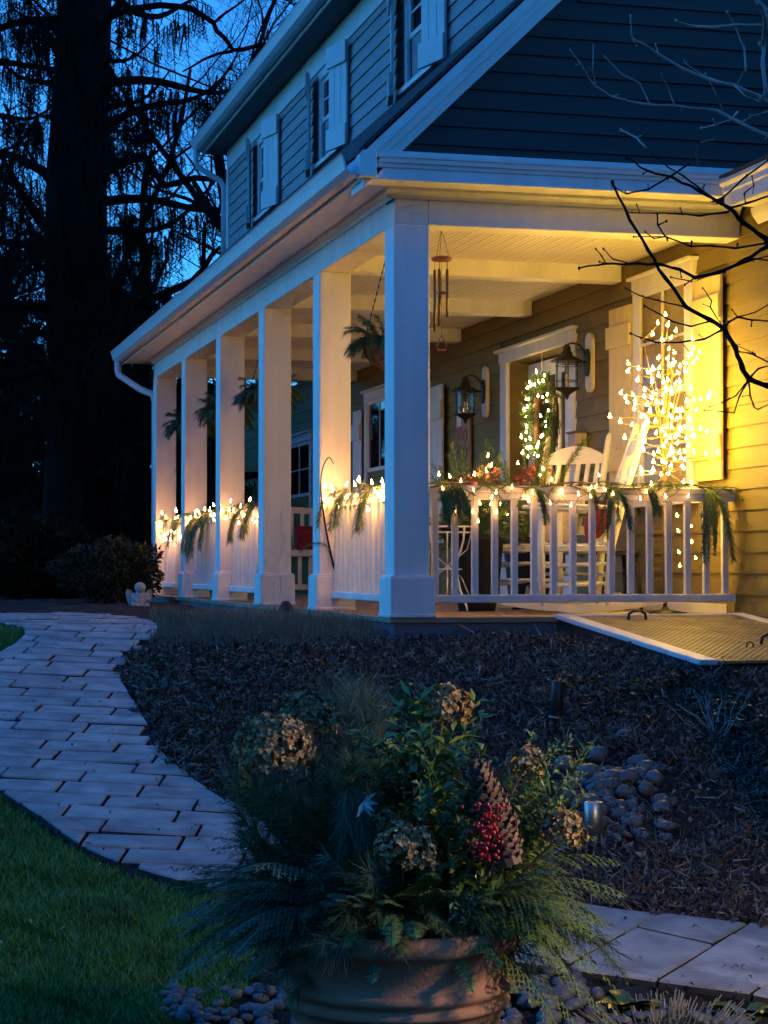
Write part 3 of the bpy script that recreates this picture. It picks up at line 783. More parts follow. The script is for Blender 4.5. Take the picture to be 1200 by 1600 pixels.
for (px, py) in BR:
    d = 13.32+rg.uniform(-.18, .20)
    p = at(px, py, d)
    if p.x > W-.10: p = onX(px, py, W-.10)
    tips.append(p-tb)
joint_rows = []
mbs = MB()
# main branches fan out of the stem head; every bulb sits on its own twig off the nearest main branch
mains = []
for k in range(14):
    q = tips[rg.randrange(len(tips))]
    if q.z < 1.3: q = Vector((q.x, q.y, 1.5+.4*rg.random()))
    s = Vector((0, 0, .95+.1*rg.random()))
    c = s.lerp(q, .5)*1; c.x *= .6; c.y *= .6
    pts = [s*(1-t)**2+c*2*t*(1-t)+q*t*t for t in [i/7 for i in range(8)]]
    mains.append(pts)
    mbs.tube(pts, [.007*(1-.8*i/7) for i in range(8)], 4)
for q in tips:
    best = min((p for m_ in mains for p in m_ if p.z < q.z+.02 or True), key=lambda p: (p-q).length+max(0, p.z-q.z)*2)
    mid = best.lerp(q, .5)+Vector((rg.uniform(-.02, .02), rg.uniform(-.02, .02), -.01))
    mbs.tube([best, mid, q-Vector((0, 0, .010))], [.0042, .0034, .0024], 3)
    inst('bulb', bulbT, lt, q, (rg.uniform(-.5, .5), rg.uniform(-.5, .5), 0), rg.uniform(.8, 1.12))
mbs.build('branch', 'wood', lt)
# trailing strand below
low = [(1058,806),(1080,822),(1060,830),(1081,847),(1061,863),(1087,872),(1062,884)]
pts = []
for (px, py) in low:
    q = at(px, py, 13.5)-tb; inst('bulb', bulbT, lt, q, (rg.uniform(-.4, .4), rg.uniform(-.4, .4), 0), .72); pts.append(q-Vector((0, 0, .012)))
MB().tube([Vector((0, 0, .98))]+pts, .0018, 3).build('wire', 'wood', lt)

# ------------------------------------------------------------------ garlands and string lights on the railings
def garland(name, label, a, b, drops, seedn, grp='evergreen garlands on the railings', base_n=10, out=Vector((0, -1, 0))):
    rg = random.Random(seedn); a, b = Vector(a), Vector(b)
    t = thing('garland', label, 'garland', a, 0, grp); L = (b-a); ln = L.length; u = L.normalized()
    n = 24; pts = []
    for i in range(n+1):
        s = i/n; pts.append(L*s+Vector((0, 0, .02*math.sin(s*19+seedn)+.012))+out*(.05+.012*math.sin(s*31)))
    MB().tube(pts, .006, 5).build('stem', 'wood', t, True)
    for k in range(base_n):
        s = (k+rg.random())/base_n; p = L*s+out*.05+Vector((0, 0, .01))
        mb = MB(); sg = rg.choice((-1, 1))
        pine_spray(mb, p, u*sg*rg.uniform(.5, 1)+out*rg.uniform(.1, .5)+Vector((0, 0, rg.uniform(-.2, .5))), rg.uniform(.14, .26), .9, .06, 150, .0022, rg)
        mb.build('spray', 'cedar', t)
    for (s, ln_, k) in drops:
        for q in range(k):
            mb = MB(); p = L*s+u*rg.uniform(-.07, .07)+out*.055
            cedar_spray(mb, p, out*.28+u*rg.uniform(-.28, .28)+Vector((0, 0, -.12)), ln_*rg.uniform(.7, 1.1), 3.2, u, rg, .009, .24)
            pine_spray(mb, p, out*.25+u*rg.uniform(-.3, .3)+Vector((0, 0, -.1)), ln_*rg.uniform(.6, 1.), 3.0, .08, 190, .0036, rg)
            mb.build('drooping_spray', 'cedar', t)
    return t
def string(label, a, bulbs, me=bulbR, grp='string lights wound on the railings', sc=1.0, seedn=1):
    rg = random.Random(seedn)
    t = thing('string_light', label, 'string lights', a, 0, grp)
    pts = [p-Vector(a) for p in bulbs]
    path_ = []
    for i, p in enumerate(pts):
        path_.append(p-Vector((0, 0, .014)))
        if i < len(pts)-1: path_.append(p.lerp(pts[i+1], .5)+Vector((rg.uniform(-.01, .01), rg.uniform(-.01, .01), -.03)))
        inst('bulb', me, t, p, (rg.uniform(-.35, .35), rg.uniform(-.35, .35), 0), sc*rg.uniform(.85, 1.15))
    MB().tube(path_, .0016, 3).build('wire', 'darktwig', t)
    return t
yr = h
garland('garland', 'evergreen garland along the end railing, long cedar tail hanging at its right end', (CW+.02, h-.0, .83), (W-.06, h, .83),
        [(.045, .30, 4), (.10, .26, 2), (.34, .30, 1), (.62, .36, 3), (.71, .22, 2), (.93, .55, 4), (.50, .16, 1)], 5, base_n=30)
eb = [(686,742),(692,764),(703,745),(711,799),(720,752),(740,767),(739,800),(747,815),(750,787),(767,788),(768,778),(775,770),(776,801),(800,762),(818,775),(826,783),(832,770),(860,787),(877,770),(892,790),(904,773),(924,762),(923,776),(931,761),(936,743),(945,766),(958,772),(986,741),(1001,780),(1018,758),(1011,770),(1040,776),(1068,754),(1081,757),(1075,776),(1142,776)]
eb = eb[:-1]
string('string of warm bulbs wound along the end railing in front of the chairs', (CW, h, .8), [at(px, py, 12.62) if False else onY(px, py, h-.055-.03*((i*7) % 3)) for i, (px, py) in enumerate(eb)], bulbE, sc=.95)
def side_lights(y0, y1, n, label, seedn, spread=.16):
    rg = random.Random(seedn); bs = []
    for i in range(n):
        y = y0+(y1-y0)*(i+rg.uniform(.2, .8))/n
        bs.append(Vector((h-.06-rg.uniform(0, .05), y, .85+rg.uniform(-spread, .07))))
    return string(label, (h, y0, .8), bs, bulbR, seedn=seedn, sc=1.05)
side_lights(CW+.1, SP+.03, 19, 'string of warm bulbs bunched on the railing left of the corner column', 21)
side_lights(2*SP+CW+.25, 3*SP-.02, 12, 'short string of warm bulbs on the railing after the porch entry', 22)
side_lights(3*SP+CW+.05, 4*SP-.02, 13, 'string of warm bulbs above the longest drooping cedar swag', 23, .12)
side_lights(4*SP+CW+.05, 5*SP-.02, 20, 'string of warm bulbs massed on the farthest railing', 24, .28)
ox = Vector((-1, 0, 0))
garland('garland', 'garland with two dark cedar tails left of the corner column', (h, CW+.05, .83), (h, SP-.02, .83), [(.30, .36, 3), (.72, .34, 3), (.97, .3, 1)], 6, out=ox, base_n=18)
garland('garland', 'bushy garland end hanging over the railing after the porch entry', (h, 2*SP+CW+.05, .83), (h, 3*SP-.02, .83), [(.25, .32, 4), (.6, .36, 4)], 7, out=ox, base_n=16)
garland('garland', 'garland with the longest drooping cedar swag, between the middle far columns', (h, 3*SP+CW+.05, .83), (h, 4*SP-.02, .83), [(.3, .40, 4), (.55, .55, 6), (.8, .45, 3)], 8, out=ox, base_n=18)
garland('garland', 'thin garland on the farthest railing among massed bulbs', (h, 4*SP+CW+.05, .83), (h, 5*SP-.02, .83), [(.25, .34, 3)], 9, out=ox, base_n=16)
# the bare vine that climbs beside the second column
def smooth_pts(P, it=2):
    P = [Vector(p) for p in P]
    for _ in range(it):
        Q = [P[0]]
        for i in range(len(P)-1): Q += [P[i].lerp(P[i+1], .25), P[i].lerp(P[i+1], .75)]
        P = Q+[P[-1]]
    return P
mb = MB(); VP = smooth_pts([(.10, SP-.05, .30), (.06, SP-.06, .45), (.03, SP-.05, .62), (-.0, SP-.03, .86), (.0, SP-.06, 1.02), (.02, SP-.2, 1.12), (.03, SP-.32, 1.05)]); mb.tube(VP, [.009-.006*i/(len(VP)-1) for i in range(len(VP))], 5)
vine = thing('vine_stem', 'dark bent vine stem rising beside the second column', 'vine'); mb.build('stem', 'darktwig', vine, True)
mb = MB(); pine_spray(mb, (.06, SP-.06, .45), Vector((-.4, .35, .5)), .26, 1.6, .05, 120, .003); mb.build('spray', 'cedar', vine)

# ------------------------------------------------------------------ wall lanterns
def lantern(name, label, y, z, lit=False, Xw=W, grp='wall lanterns beside the entrance'):
    t = thing('wall_lantern', label, 'lantern', (Xw-.022, y, z), 0, grp)
    # white oval backing board
    mb = MB(); pr = []
    for k in range(20):
        a = 2*math.pi*k/20; pr.append((.075*math.cos(a), (.16 if math.sin(a) > 0 else -.16)*1+.075*math.sin(a)-.0))
    mb.prism(pr, lambda p, u: (-u, p[0], p[1]), .0, .03); mb.build('backing_board', 'whitepaint', t, False)
    mb = MB(); pr = [(.05*math.cos(2*math.pi*k/16), .11*math.sin(2*math.pi*k/16)) for k in range(16)]
    mb.prism(pr, lambda p, u: (-u, p[0], p[1]), .031, .05); mb.build('wall_plate', 'iron', t)
    mb = MB(); mb.tube([(-.04, 0, .03), (-.07, 0, .10), (-.11, 0, .14), (-.16, 0, .15), (-.20, 0, .14), (-.21, 0, .11)], [.009, .008, .007, .007, .007, .007], 7)
    mb.tube([(-.05, 0, -.0), (-.12, 0, .0)], .008, 6); mb.build('arm', 'iron', t, True)
    c = (-.21, 0, 0)
    mb = MB(); mb.lathe([(.012, .14), (.03, .12), (.034, .085), (.045, .075), (.05, .05), (.128, .008), (.130, -.002), (.05, .012), (.0, .012)], 16, c); mb.build('cap', 'iron', t, True)
    mb = MB(); mb.lathe([(.082, -.20), (.082, .0)], 20, c)
    mb.f = mb.f[:-2]; mb.build('glass', 'lampglass', t, True)
    mb = MB()
    for k in range(6):
        a = 2*math.pi*k/6+.3; x, yy = c[0]+.09*math.cos(a), c[1]+.09*math.sin(a); mb.tube([(x, yy, -.205), (x, yy, .004)], .0035, 4)
    for zz in (-.03, -.15):
        mb.tube([(c[0]+.09*math.cos(2*math.pi*k/18), .09*math.sin(2*math.pi*k/18), zz) for k in range(19)], .003, 4, False)
    mb.build('cage', 'iron', t)
    mb = MB(); mb.lathe([(.001, -.30), (.014, -.285), (.016, -.27), (.02, -.262), (.06, -.235), (.105, -.212), (.108, -.205), (.0, -.204)], 16, c); mb.build('base', 'iron', t, True)
    mb = MB(); mb.lathe([(.012, -.204), (.012, -.10), (.006, -.095)], 8, c); mb.build('socket', 'whitepaint', t, True)
    mb = MB(); mb.lathe([(.006, -.095), (.017, -.075), (.02, -.05), (.012, -.03), (.002, -.02)], 8, c); mb.build('bulb', 'bulb_lamp' if lit else 'lampglass', t, True)
    if lit:
        ld = bpy.data.lights.new('lantern_light', 'POINT'); ld.energy = LAMP_W; ld.color = (1, .66, .32); ld.shadow_soft_size = .05
        lo = bpy.data.objects.new('lantern_light', ld); C.objects.link(lo); lo.parent = t; lo.location = (-.27, 0, -.14)
    return t
LAMP_W = 32
lantern('wall_lantern', 'unlit black wall lantern on a white oval board right of the entrance', 2.80, 1.93)
lantern('wall_lantern', 'unlit black wall lantern on a white oval board left of the entrance', 5.56, 1.93)
# low garden lantern just outside the picture on the right: the warm light on the planter
lb = Vector((-.42, -7.95, gz(-.42, -7.95)+.36))
t = thing('post_lantern', 'low lit garden lantern on a short post right of the planter', 'garden lantern', lb)
MB().tube([(0, 0, -.36), (0, 0, .56)], .022, 10).build('post', 'iron', t, True)
MB().lathe([(.02, .56), (.07, .565), (.07, .58), (.02, .585)], 16).build('tray', 'iron', t, True)
g_ = MB().lathe([(.055, .585), (.055, .73)], 16); g_.f = g_.f[:-2]; g_.build('glass', 'lampglass', t, True)
MB().lathe([(.012, .585), (.012, .62), (.022, .65), (.022, .67), (.008, .70), (.002, .705)], 10).build('bulb', 'bulb_lamp', t, True)
MB().lathe([(.15, .715), (.152, .722), (.06, .775), (.02, .80), (.002, .82)], 20).build('cap', 'iron', t, True)
ld = bpy.data.lights.new('lantern_light', 'POINT'); ld.energy = LAMP_W; ld.color = (1, .72, .42); ld.shadow_soft_size = .04
lo = bpy.data.objects.new('lantern_light', ld); C.objects.link(lo); lo.parent = t; lo.location = (-.028, .0, .695)

# ------------------------------------------------------------------ wreath on the door
wc = Vector((W+.04, 4.10, 1.59)); rg = random.Random(31)
t = thing('wreath', 'green evergreen wreath dotted with small lights hanging on the glazed door', 'wreath', wc)
mb = MB(); ring = [(0, .26*math.cos(2*math.pi*k/24), .29*math.sin(2*math.pi*k/24)) for k in range(25)]
mb.tube(ring, .03, 6, False); mb.build('ring', 'wood', t)
mb = MB()
for k in range(300):
    a = rg.uniform(0, 2*math.pi); rr = rg.uniform(.92, 1.22)
    p = Vector((rg.uniform(-.07, .03), .26*rr*math.cos(a), .29*rr*math.sin(a)))
    tg = Vector((0, -math.sin(a), math.cos(a))); ou = Vector((0, math.cos(a), math.sin(a)))
    pine_spray(mb, p, tg*rg.choice((1, .7))+ou*rg.uniform(-.5, .8)+Vector((rg.uniform(-.9, .2), 0, 0)), rg.uniform(.07, .12), .3, .035, 170, .0042, rg)
mb.build('greenery', 'wreathgreen', t)
for k in range(40):
    a = 2*math.pi*(k+rg.random()*.6)/40; rr = rg.uniform(.8, 1.35)
    inst('bulb', bulbG, t, (rg.uniform(-.12, -.05), .25*rr*math.cos(a), .30*rr*math.sin(a)), (rg.uniform(-.4, .4), rg.uniform(-.4, .4), 0), rg.uniform(.75, 1.1))
MB().tube([(-.03, 0, .30), (-.03, 0, .62)], .006, 4).build('ribbon', 'beigecloth', t)

# ------------------------------------------------------------------ potted evergreens with lights
def potted(label, loc, hgt, seedn, wd):
    rg = random.Random(seedn)
    t = thing('potted_evergreen', label, 'potted evergreen', loc, 0, 'lit evergreen pots behind the end railing')
    MB().lathe([(.13, 0), (.155, .12), (.19, .48), (.205, .5), (.205, .54), (.18, .54), (.17, .5), (0, .5)], 20).build('pot', 'black', t, True)
    for k in range(84):
        a = rg.uniform(0, 6.28); e = rg.uniform(-.05, 1.5)
        mb = MB(); dv = Vector((math.cos(a)*math.cos(e), math.sin(a)*math.cos(e), math.sin(e)))
        pine_spray(mb, Vector((math.cos(a)*.07, math.sin(a)*.07, .5+rg.uniform(0, .1))), dv, (wd+(hgt-wd)*math.sin(e))*rg.uniform(.6, 1.05), .6, .06, 150, .0038, rg)
        mb.build('bough', 'wreathgreen', t)
    for k in range(7):
        mb = MB(); c = Vector((rg.uniform(-.16, .1), rg.uniform(-.2, 0), .62+rg.uniform(0, hgt*.55)))
        for q in range(34):
            v = rvec(rg); mb.leaf(c+v*.05, v+rvec(rg)*.5, rvec(rg), .05, .035, .3)
        mb.build('dried_flower', 'redflower', t)
    for k in range(13):
        a = rg.uniform(0, 6.28); f = rg.random(); r_ = wd*.75*(1-f*.8)
        inst('bulb', bulbR, t, (r_*math.cos(a), r_*math.sin(a)-.03, .6+f*hgt*.85), (rg.uniform(-.4, .4), rg.uniform(-.4, .4), 0), rg.uniform(.8, 1.1))
    return t
p = at(745, 900, 14.5); potted('black pot of lit evergreens and russet flowers in front of the wooden sign', (p.x, p.y, 0), .66, 41, .36)
p = at(826, 900, 15.2); potted('black pot of lit evergreens and russet flowers in front of the entrance door', (p.x, p.y, 0), .86, 42, .36)

# ------------------------------------------------------------------ rocking chairs
def rocker(label, loc, rz):
    t = thing('rocking_chair', label, 'rocking chair', loc, rz, 'white rocking chairs on the porch'); t.scale = (1.1,)*3
    wp = 'whitepaint'
    def zr(y): return .018+.20*(y-.0)**2
    for sx in (-1, 1):
        x = sx*.255
        pts = [(x, -.46+i*.098, zr(-.46+i*.098)+.02) for i in range(11)]
        mb = MB()
        for i in range(10):
            a, b = pts[i], pts[i+1]
            mb.add([(x-.018, a[1], a[2]-.022), (x+.018, a[1], a[2]-.022), (x+.018, a[1], a[2]+.022), (x-.018, a[1], a[2]+.022),
                    (x-.018, b[1], b[2]-.022), (x+.018, b[1], b[2]-.022), (x+.018, b[1], b[2]+.022), (x-.018, b[1], b[2]+.022)],
                   [(0, 1, 5, 4), (1, 2, 6, 5), (2, 3, 7, 6), (3, 0, 4, 7)]+([(0, 3, 2, 1)] if i == 0 else [])+([(4, 5, 6, 7)] if i == 9 else []))
        mb.build('rocker', wp, t)
        MB().tube([(x, -.22, .05), (x, -.225, .35), (x, -.23, .64)], [.02, .024, .022], 10).build('front_leg', wp, t, True)
        MB().tube([(x, .17, .05), (x, .20, .42), (x*.98, .30, .80), (x*.95, .41, 1.14), (x*.95, .42, 1.17), (x*.95, .425, 1.19)], [.021, .026, .025, .021, .018, .008], 10).build('back_post', wp, t, True)
        mb = MB(); mb.M = Matrix.Translation((x, 0, .655)) @ Matrix.Rotation(R(-2), 4, 'X'); mb.box(-.045, .045, -.30, .25, -.012, .012); mb.build('arm', wp, t, False, .008)
        for zz in (.17, .29): MB().tube([(x, -.22, zz), (x, .185, zz+.02)], .012, 8).build('stretcher', wp, t, True)
    for zz in (.20, .31): MB().tube([(-.255, -.222, zz), (.255, -.222, zz)], .012, 8).build('stretcher', wp, t, True)
    MB().tube([(-.255, .18, .24), (.255, .18, .24)], .012, 8).build('stretcher', wp, t, True)
    fr = MB(); fr.box(-.26, .26, -.25, -.21, .385, .425); fr.box(-.26, .26, .17, .205, .37, .41); fr.box(-.275, -.24, -.21, .17, .38, .42); fr.box(.24, .275, -.21, .17, .38, .42)
    fr.build('seat_frame', wp, t, False, .006)
    for k in range(8):
        y = -.235+k*.054; MB().box(-.262, .262, y, y+.044, .4255-.012*math.sin(k/7*3.1), .4395-.012*math.sin(k/7*3.1)).build('seat_slat', wp, t, False, .003)
    # back: curved crest, lower rail, upright slats leaning with the posts
    yb = lambda z: .20+(z-.42)*.285
    crest = []
    n = 12
    for i in range(n+1):
        s = -1+2*i/n; crest.append((s*.235, 1.035+.075*(1-s*s)))
    mb = MB(); pol = crest+[(.235, .985), (-.235, .985)]
    mb.prism(pol, lambda p, u: (p[0], yb(p[1])+u, p[1]), -.011, .011); mb.build('crest_rail', wp, t)
    mb = MB(); mb.prism([(-.24, .50), (.24, .50), (.24, .56), (-.24, .56)], lambda p, u: (p[0], yb(p[1])+u, p[1]), -.011, .011); mb.build('lower_rail', wp, t)
    for k in range(6):
        x = -.19+k*.076; mb = MB(); mb.prism([(x-.015, .555), (x+.015, .555), (x+.015, .99), (x-.015, .99)], lambda p, u: (p[0], yb(p[1])+u, p[1]), -.007, .007); mb.build('back_slat', wp, t)
    return t
chB = (1.46, .74, 0); chA = (1.62, 1.80, 0)
rocker('white rocking chair in profile nearest the end railing, holding a red cushion', chB, R(-104))
rocker('white rocking chair behind the other one, seen from its front with a beige cushion', chA, R(-52))
def cushion(name, label, loc, rz, tilt, s, mtl):
    mb = MB(); n = 10; vs = []; 
    for sgn in (1, -1):
        for j in range(n+1):
            for i in range(n+1):
                u, v = -1+2*i/n, -1+2*j/n
                e = max(0, (1-abs(u)**3)*(1-abs(v)**3)); k = 1-.07*(u*u*v*v < .5 and (1-abs(u*v)) or 0)
                vs.append((u*s/2*(1-.06*(1-v*v)), sgn*(.075*e**.6+.002), v*s/2*(1-.06*(1-u*u))+s/2))
    fs = []
    for q in range(2):
        o = q*(n+1)**2
        for j in range(n):
            for i in range(n):
                a = o+j*(n+1)+i; f_ = (a, a+1, a+n+2, a+n+1); fs.append(f_ if q else f_[::-1])
    mb.M = Matrix.Rotation(tilt, 4, 'X'); mb.add(vs, fs)
    o = mb.build(name, mtl, None, True); o.location = loc; o.rotation_euler = (0, 0, rz)
    return tag(o, label, 'cushion')
def loc_on(ch, rz, lx, ly, lz):
    return (ch[0]+lx*math.cos(rz)-ly*math.sin(rz), ch[1]+lx*math.sin(rz)+ly*math.cos(rz), lz)
cushion('cushion', 'dark red square cushion on the near rocking chair', loc_on(chB, R(-104), 0, .11, .488), R(-104), R(-18), .40, 'redcloth')
cushion('cushion', 'beige square cushion on the rear rocking chair', loc_on(chA, R(-52), 0, .11, .488), R(-52), R(-18), .38, 'beigecloth')

# wire plant stand
p = at(699, 900, 14.3); t = thing('wire_plant_stand', 'white curled wire plant stand behind the corner column', 'plant stand', (p.x, p.y, 0))
mb = MB(); ringp = lambda r, z: [(r*math.cos(2*math.pi*k/20), r*math.sin(2*math.pi*k/20), z) for k in range(21)]
mb.tube(ringp(.17, .60), .008, 6, False); mb.tube(ringp(.17, .56), .006, 6, False); mb.tube(ringp(.10, .30), .006, 6, False); mb.build('ring', 'whitepaint', t, True)
MB().lathe([(.165, .597), (.165, .603)], 20).build('top', 'whitepaint', t)
for k in range(4):
    a = k*math.pi/2+.5; ca, sa = math.cos(a), math.sin(a)
    MB().tube([(ca*r_, sa*r_, z_) for r_, z_ in ((.17, .6), (.16, .5), (.10, .36), (.09, .28), (.13, .15), (.19, .04), (.20, .008))], .008, 6).build('leg', 'whitepaint', t, True)
    a2 = a+.78; ca, sa = math.cos(a2), math.sin(a2)
    MB().tube([(ca*r_, sa*r_, z_) for r_, z_ in ((.17, .56), (.14, .44), (.02, .34), (-.10, .24), (-.16, .10))], .005, 5).build('scroll', 'whitepaint', t, True)
# small stool behind the near chair
p = at(960, 930, 14.6); t = thing('wooden_stool', 'small dark stool between the near rocking chair and the window', 'stool', (p.x, p.y, 0))
MB().box(-.15, .15, -.15, .15, .40, .43).build('seat', 'black', t, False, .005)
for sx in (-1, 1):
    for sy in (-1, 1): MB().tube([(sx*.12, sy*.12, .40), (sx*.15, sy*.15, 0)], .015, 8).build('leg', 'black', t, True)
# rounded doormat-like mat and strings of stones behind the bottom rail
t = MB().lathe([(.30, 0), (.30, .012), (0, .012)], 24).build('round_mat', 'beigecloth', None); p = onY(920, 942, .35); t.location = (1.55, .42, .001)
tag(t, 'pale round mat lying on the deck under the bottom rail', 'mat')

# bench at the far end with cushions
bp = (1.48, 9.9, 0)
t = thing('porch_bench', 'white slatted bench with an arched back at the far end of the porch', 'bench', bp)
wd = .82
for sx in (-1, 1):
    MB().box(sx*wd-.03, sx*wd+.03, -.25, -.19, 0, .66).build('leg', 'whitepaint', t, False, .005); MB().box(sx*wd-.03, sx*wd+.03, .20, .26, 0, .92).build('leg', 'whitepaint', t, False, .005)
    MB().box(sx*wd-.04, sx*wd+.04, -.28, .22, .661, .69).build('arm', 'whitepaint', t, False, .005)
MB().box(-wd, wd, -.25, .22, .43, .50).build('seat', 'whitepaint', t, False, .006)
MB().box(-wd+.031, wd-.031, -.22, -.19, .06, .12).build('stretcher', 'whitepaint', t, False, .004)
for k in range(13):
    x = -wd+.09+k*(2*wd-.18)/12; MB().box(x-.022, x+.022, -.225, -.20, .12, .43).build('slat', 'whitepaint', t, False, .003)
    MB().box(x-.02, x+.02, .215, .24, .50, .86+.10*(1-(x/wd)**2)).build('slat', 'whitepaint', t, False, .003)
pol = [(-wd+2*wd*i/14, .86+.13*(1-(-1+2*i/14)**2)) for i in range(15)]
MB().prism(pol+[(wd, .79), (-wd, .79)][:0]+[(a, b-.07) for a, b in pol[::-1]], lambda p, u: (p[0], u, p[1]), .20, .25).build('top_rail', 'whitepaint', t)
cushion('cushion', 'red cushion on the far bench', (1.62, 9.86, .50), 0, R(-15), .29, 'redcloth')
cushion('cushion', 'olive yellow cushion on the far bench', (1.30, 9.80, .50), R(10), R(-15), .28, 'yellowcloth')

# hanging baskets
def basket(label, loc, seedn, ztop=2.6):
    rg = random.Random(seedn); t = thing('hanging_basket', label, 'hanging basket', loc, 0, 'hanging baskets along the porch eave')
    MB().lathe([(.0, -.20), (.05, -.195), (.12, -.15), (.165, -.06), (.175, .0), (.16, .0), (.1, -.02), (0, -.02)], 20).build('coir_bowl', 'coco', t, True)
    mb = MB()
    mb.tube([(.178*math.cos(2*math.pi*k/24), .178*math.sin(2*math.pi*k/24), .0) for k in range(25)], .006, 5, False)
    for k in range(14):
        a = 2*math.pi*k/14; mb.tube([(math.cos(a)*r_, math.sin(a)*r_, z_) for r_, z_ in ((.18, 0), (.17, -.06), (.124, -.155), (.05, -.2), (0, -.205))], .003, 4)
    mb.build('wire_frame', 'iron', t)
    hz = ztop-loc[2]
    for k in range(3):
        a = 2*math.pi*k/3+.4; mb = MB(); n = 26
        A = Vector((.175*math.cos(a), .175*math.sin(a), 0)); B = Vector((0, 0, hz-.12))
        for i in range(n):
            c = A.lerp(B, (i+.5)/n); d_ = (B-A)/n; mb.tube([c-d_*.48, c+d_*.48], .0055 if i % 2 else .0028, 4)
        mb.build('chain', 'iron', t)
    MB().tube([(0, 0, hz-.13), (0, 0, hz-.03), (.0, .0, hz)], .006, 5).build('hook', 'iron', t)
    for k in range(64):
        a = rg.uniform(0, 6.28); e = rg.uniform(-.1, 1.35); mb = MB()
        pine_spray(mb, Vector((math.cos(a)*.09, math.sin(a)*.09, -.01)), Vector((math.cos(a)*math.cos(e), math.sin(a)*math.cos(e), math.sin(e))), rg.uniform(.12, .25), 1.5, .06, 220, .0036, rg)
        if k % 2: cedar_spray(mb, Vector((math.cos(a)*.1, math.sin(a)*.1, 0)), Vector((math.cos(a), math.sin(a), .5)), rg.uniform(.20, .29), 2.0, None, rg, .007, .3)
        mb.build('bough', 'needle', t)
    return t
bx = .24
basket('hanging basket of cut boughs half hidden behind the corner column', (bx, 1.06, 1.86), 51)
basket('hanging basket of cut boughs in the bay after the open entry', (bx, 5.28, 1.86), 52)
basket('hanging basket of cut boughs between the third and second farthest columns', (bx, 7.40, 1.86), 53)
basket('hanging basket of cut boughs in the farthest bay', (bx, 9.51, 1.86), 54)

# wind chime
p = onY(690, 405, .34); t = thing('wind_chime', 'wind chime with red wooden disc and long brass tubes under the porch beam', 'wind chime', (p.x, p.y, 0))
zt = p.z
MB().lathe([(0, -.012), (.058, -.012), (.068, -.004), (.068, .008), (.058, .014), (0, .014)], 20, (0, 0, zt)).build('disc', 'redwood', t, True)
for k in range(5):
    a = 2*math.pi*k/5+.3; L_ = [.28, .34, .40, .37, .31][k]; x, y_ = .045*math.cos(a), .045*math.sin(a)
    MB().tube([(x, y_, zt-.07), (x, y_, zt-.07-L_)], .0085, 8).build('tube', 'chime', t, True)
    MB().tube([(x, y_, zt-.01), (x, y_, zt-.07)], .0015, 3).build('string', 'darktwig', t)
for k in range(3):
    a = 2*math.pi*k/3; MB().tube([(.05*math.cos(a), .05*math.sin(a), zt+.01), (0, 0, zt+.20)], .0018, 3).build('string', 'darktwig', t)
MB().tube([(0, 0, zt+.19), (0, 0, 2.6)], .002, 3).build('string', 'darktwig', t)
MB().lathe([(0, -.008), (.032, -.006), (.032, .006), (0, .008)], 14, (0, 0, zt-.22)).build('striker', 'redwood', t)
MB().tube([(0, 0, zt), (0, 0, zt-.49)], .0012, 3).build('string', 'darktwig', t)
MB().tube([(-.034, 0, zt-.57), (0, 0, zt-.49), (.034, 0, zt-.57), (.024, 0, zt-.59), (-.024, 0, zt-.59), (-.034, 0, zt-.57)], .006, 5).build('sail', 'redwood', t)

# wooden sign leaning by the wall, mailbox
t = thing('wooden_sign', 'tall weathered wooden board sign with faint round lettering under the left lantern', 'sign', (W-.06, 6.12, .0))
MB().box(-.0, .025, -.11, .11, .0, 1.74).build('board', 'barnwood', t, False, .003)
for k, z_ in enumerate((1.56, 1.40, 1.24)):
    MB().tube([(-.004, .055*math.cos(2*math.pi*q/16), z_+.055*math.sin(2*math.pi*q/16)) for q in range(17)], .006, 4, False).build('letter', 'wood', t)
t = thing('picture_box', 'small red and white hanging board half behind the left lantern', 'wall board', (W-.03, 6.38, 0))
MB().box(-.02, .0, -.12, .09, 1.40, 1.98).build('board', 'redwood', t, False, .003); MB().box(-.024, -.0205, -.09, .06, 1.66, 1.80).build('band', 'whitepaint', t)
p = onX(908, 700, W-.06)
t = thing('mailbox', 'small cream wall mailbox right of the entrance casing', 'mailbox', (W-.03, 2.98, 0))
MB().box(-.10, -.0, -.09, .09, 1.16, 1.38).build('box', 'beigecloth', t, False, .006); MB().box(-.115, .0, -.10, .10, 1.381, 1.395).build('lid', 'wood', t, False, .003)

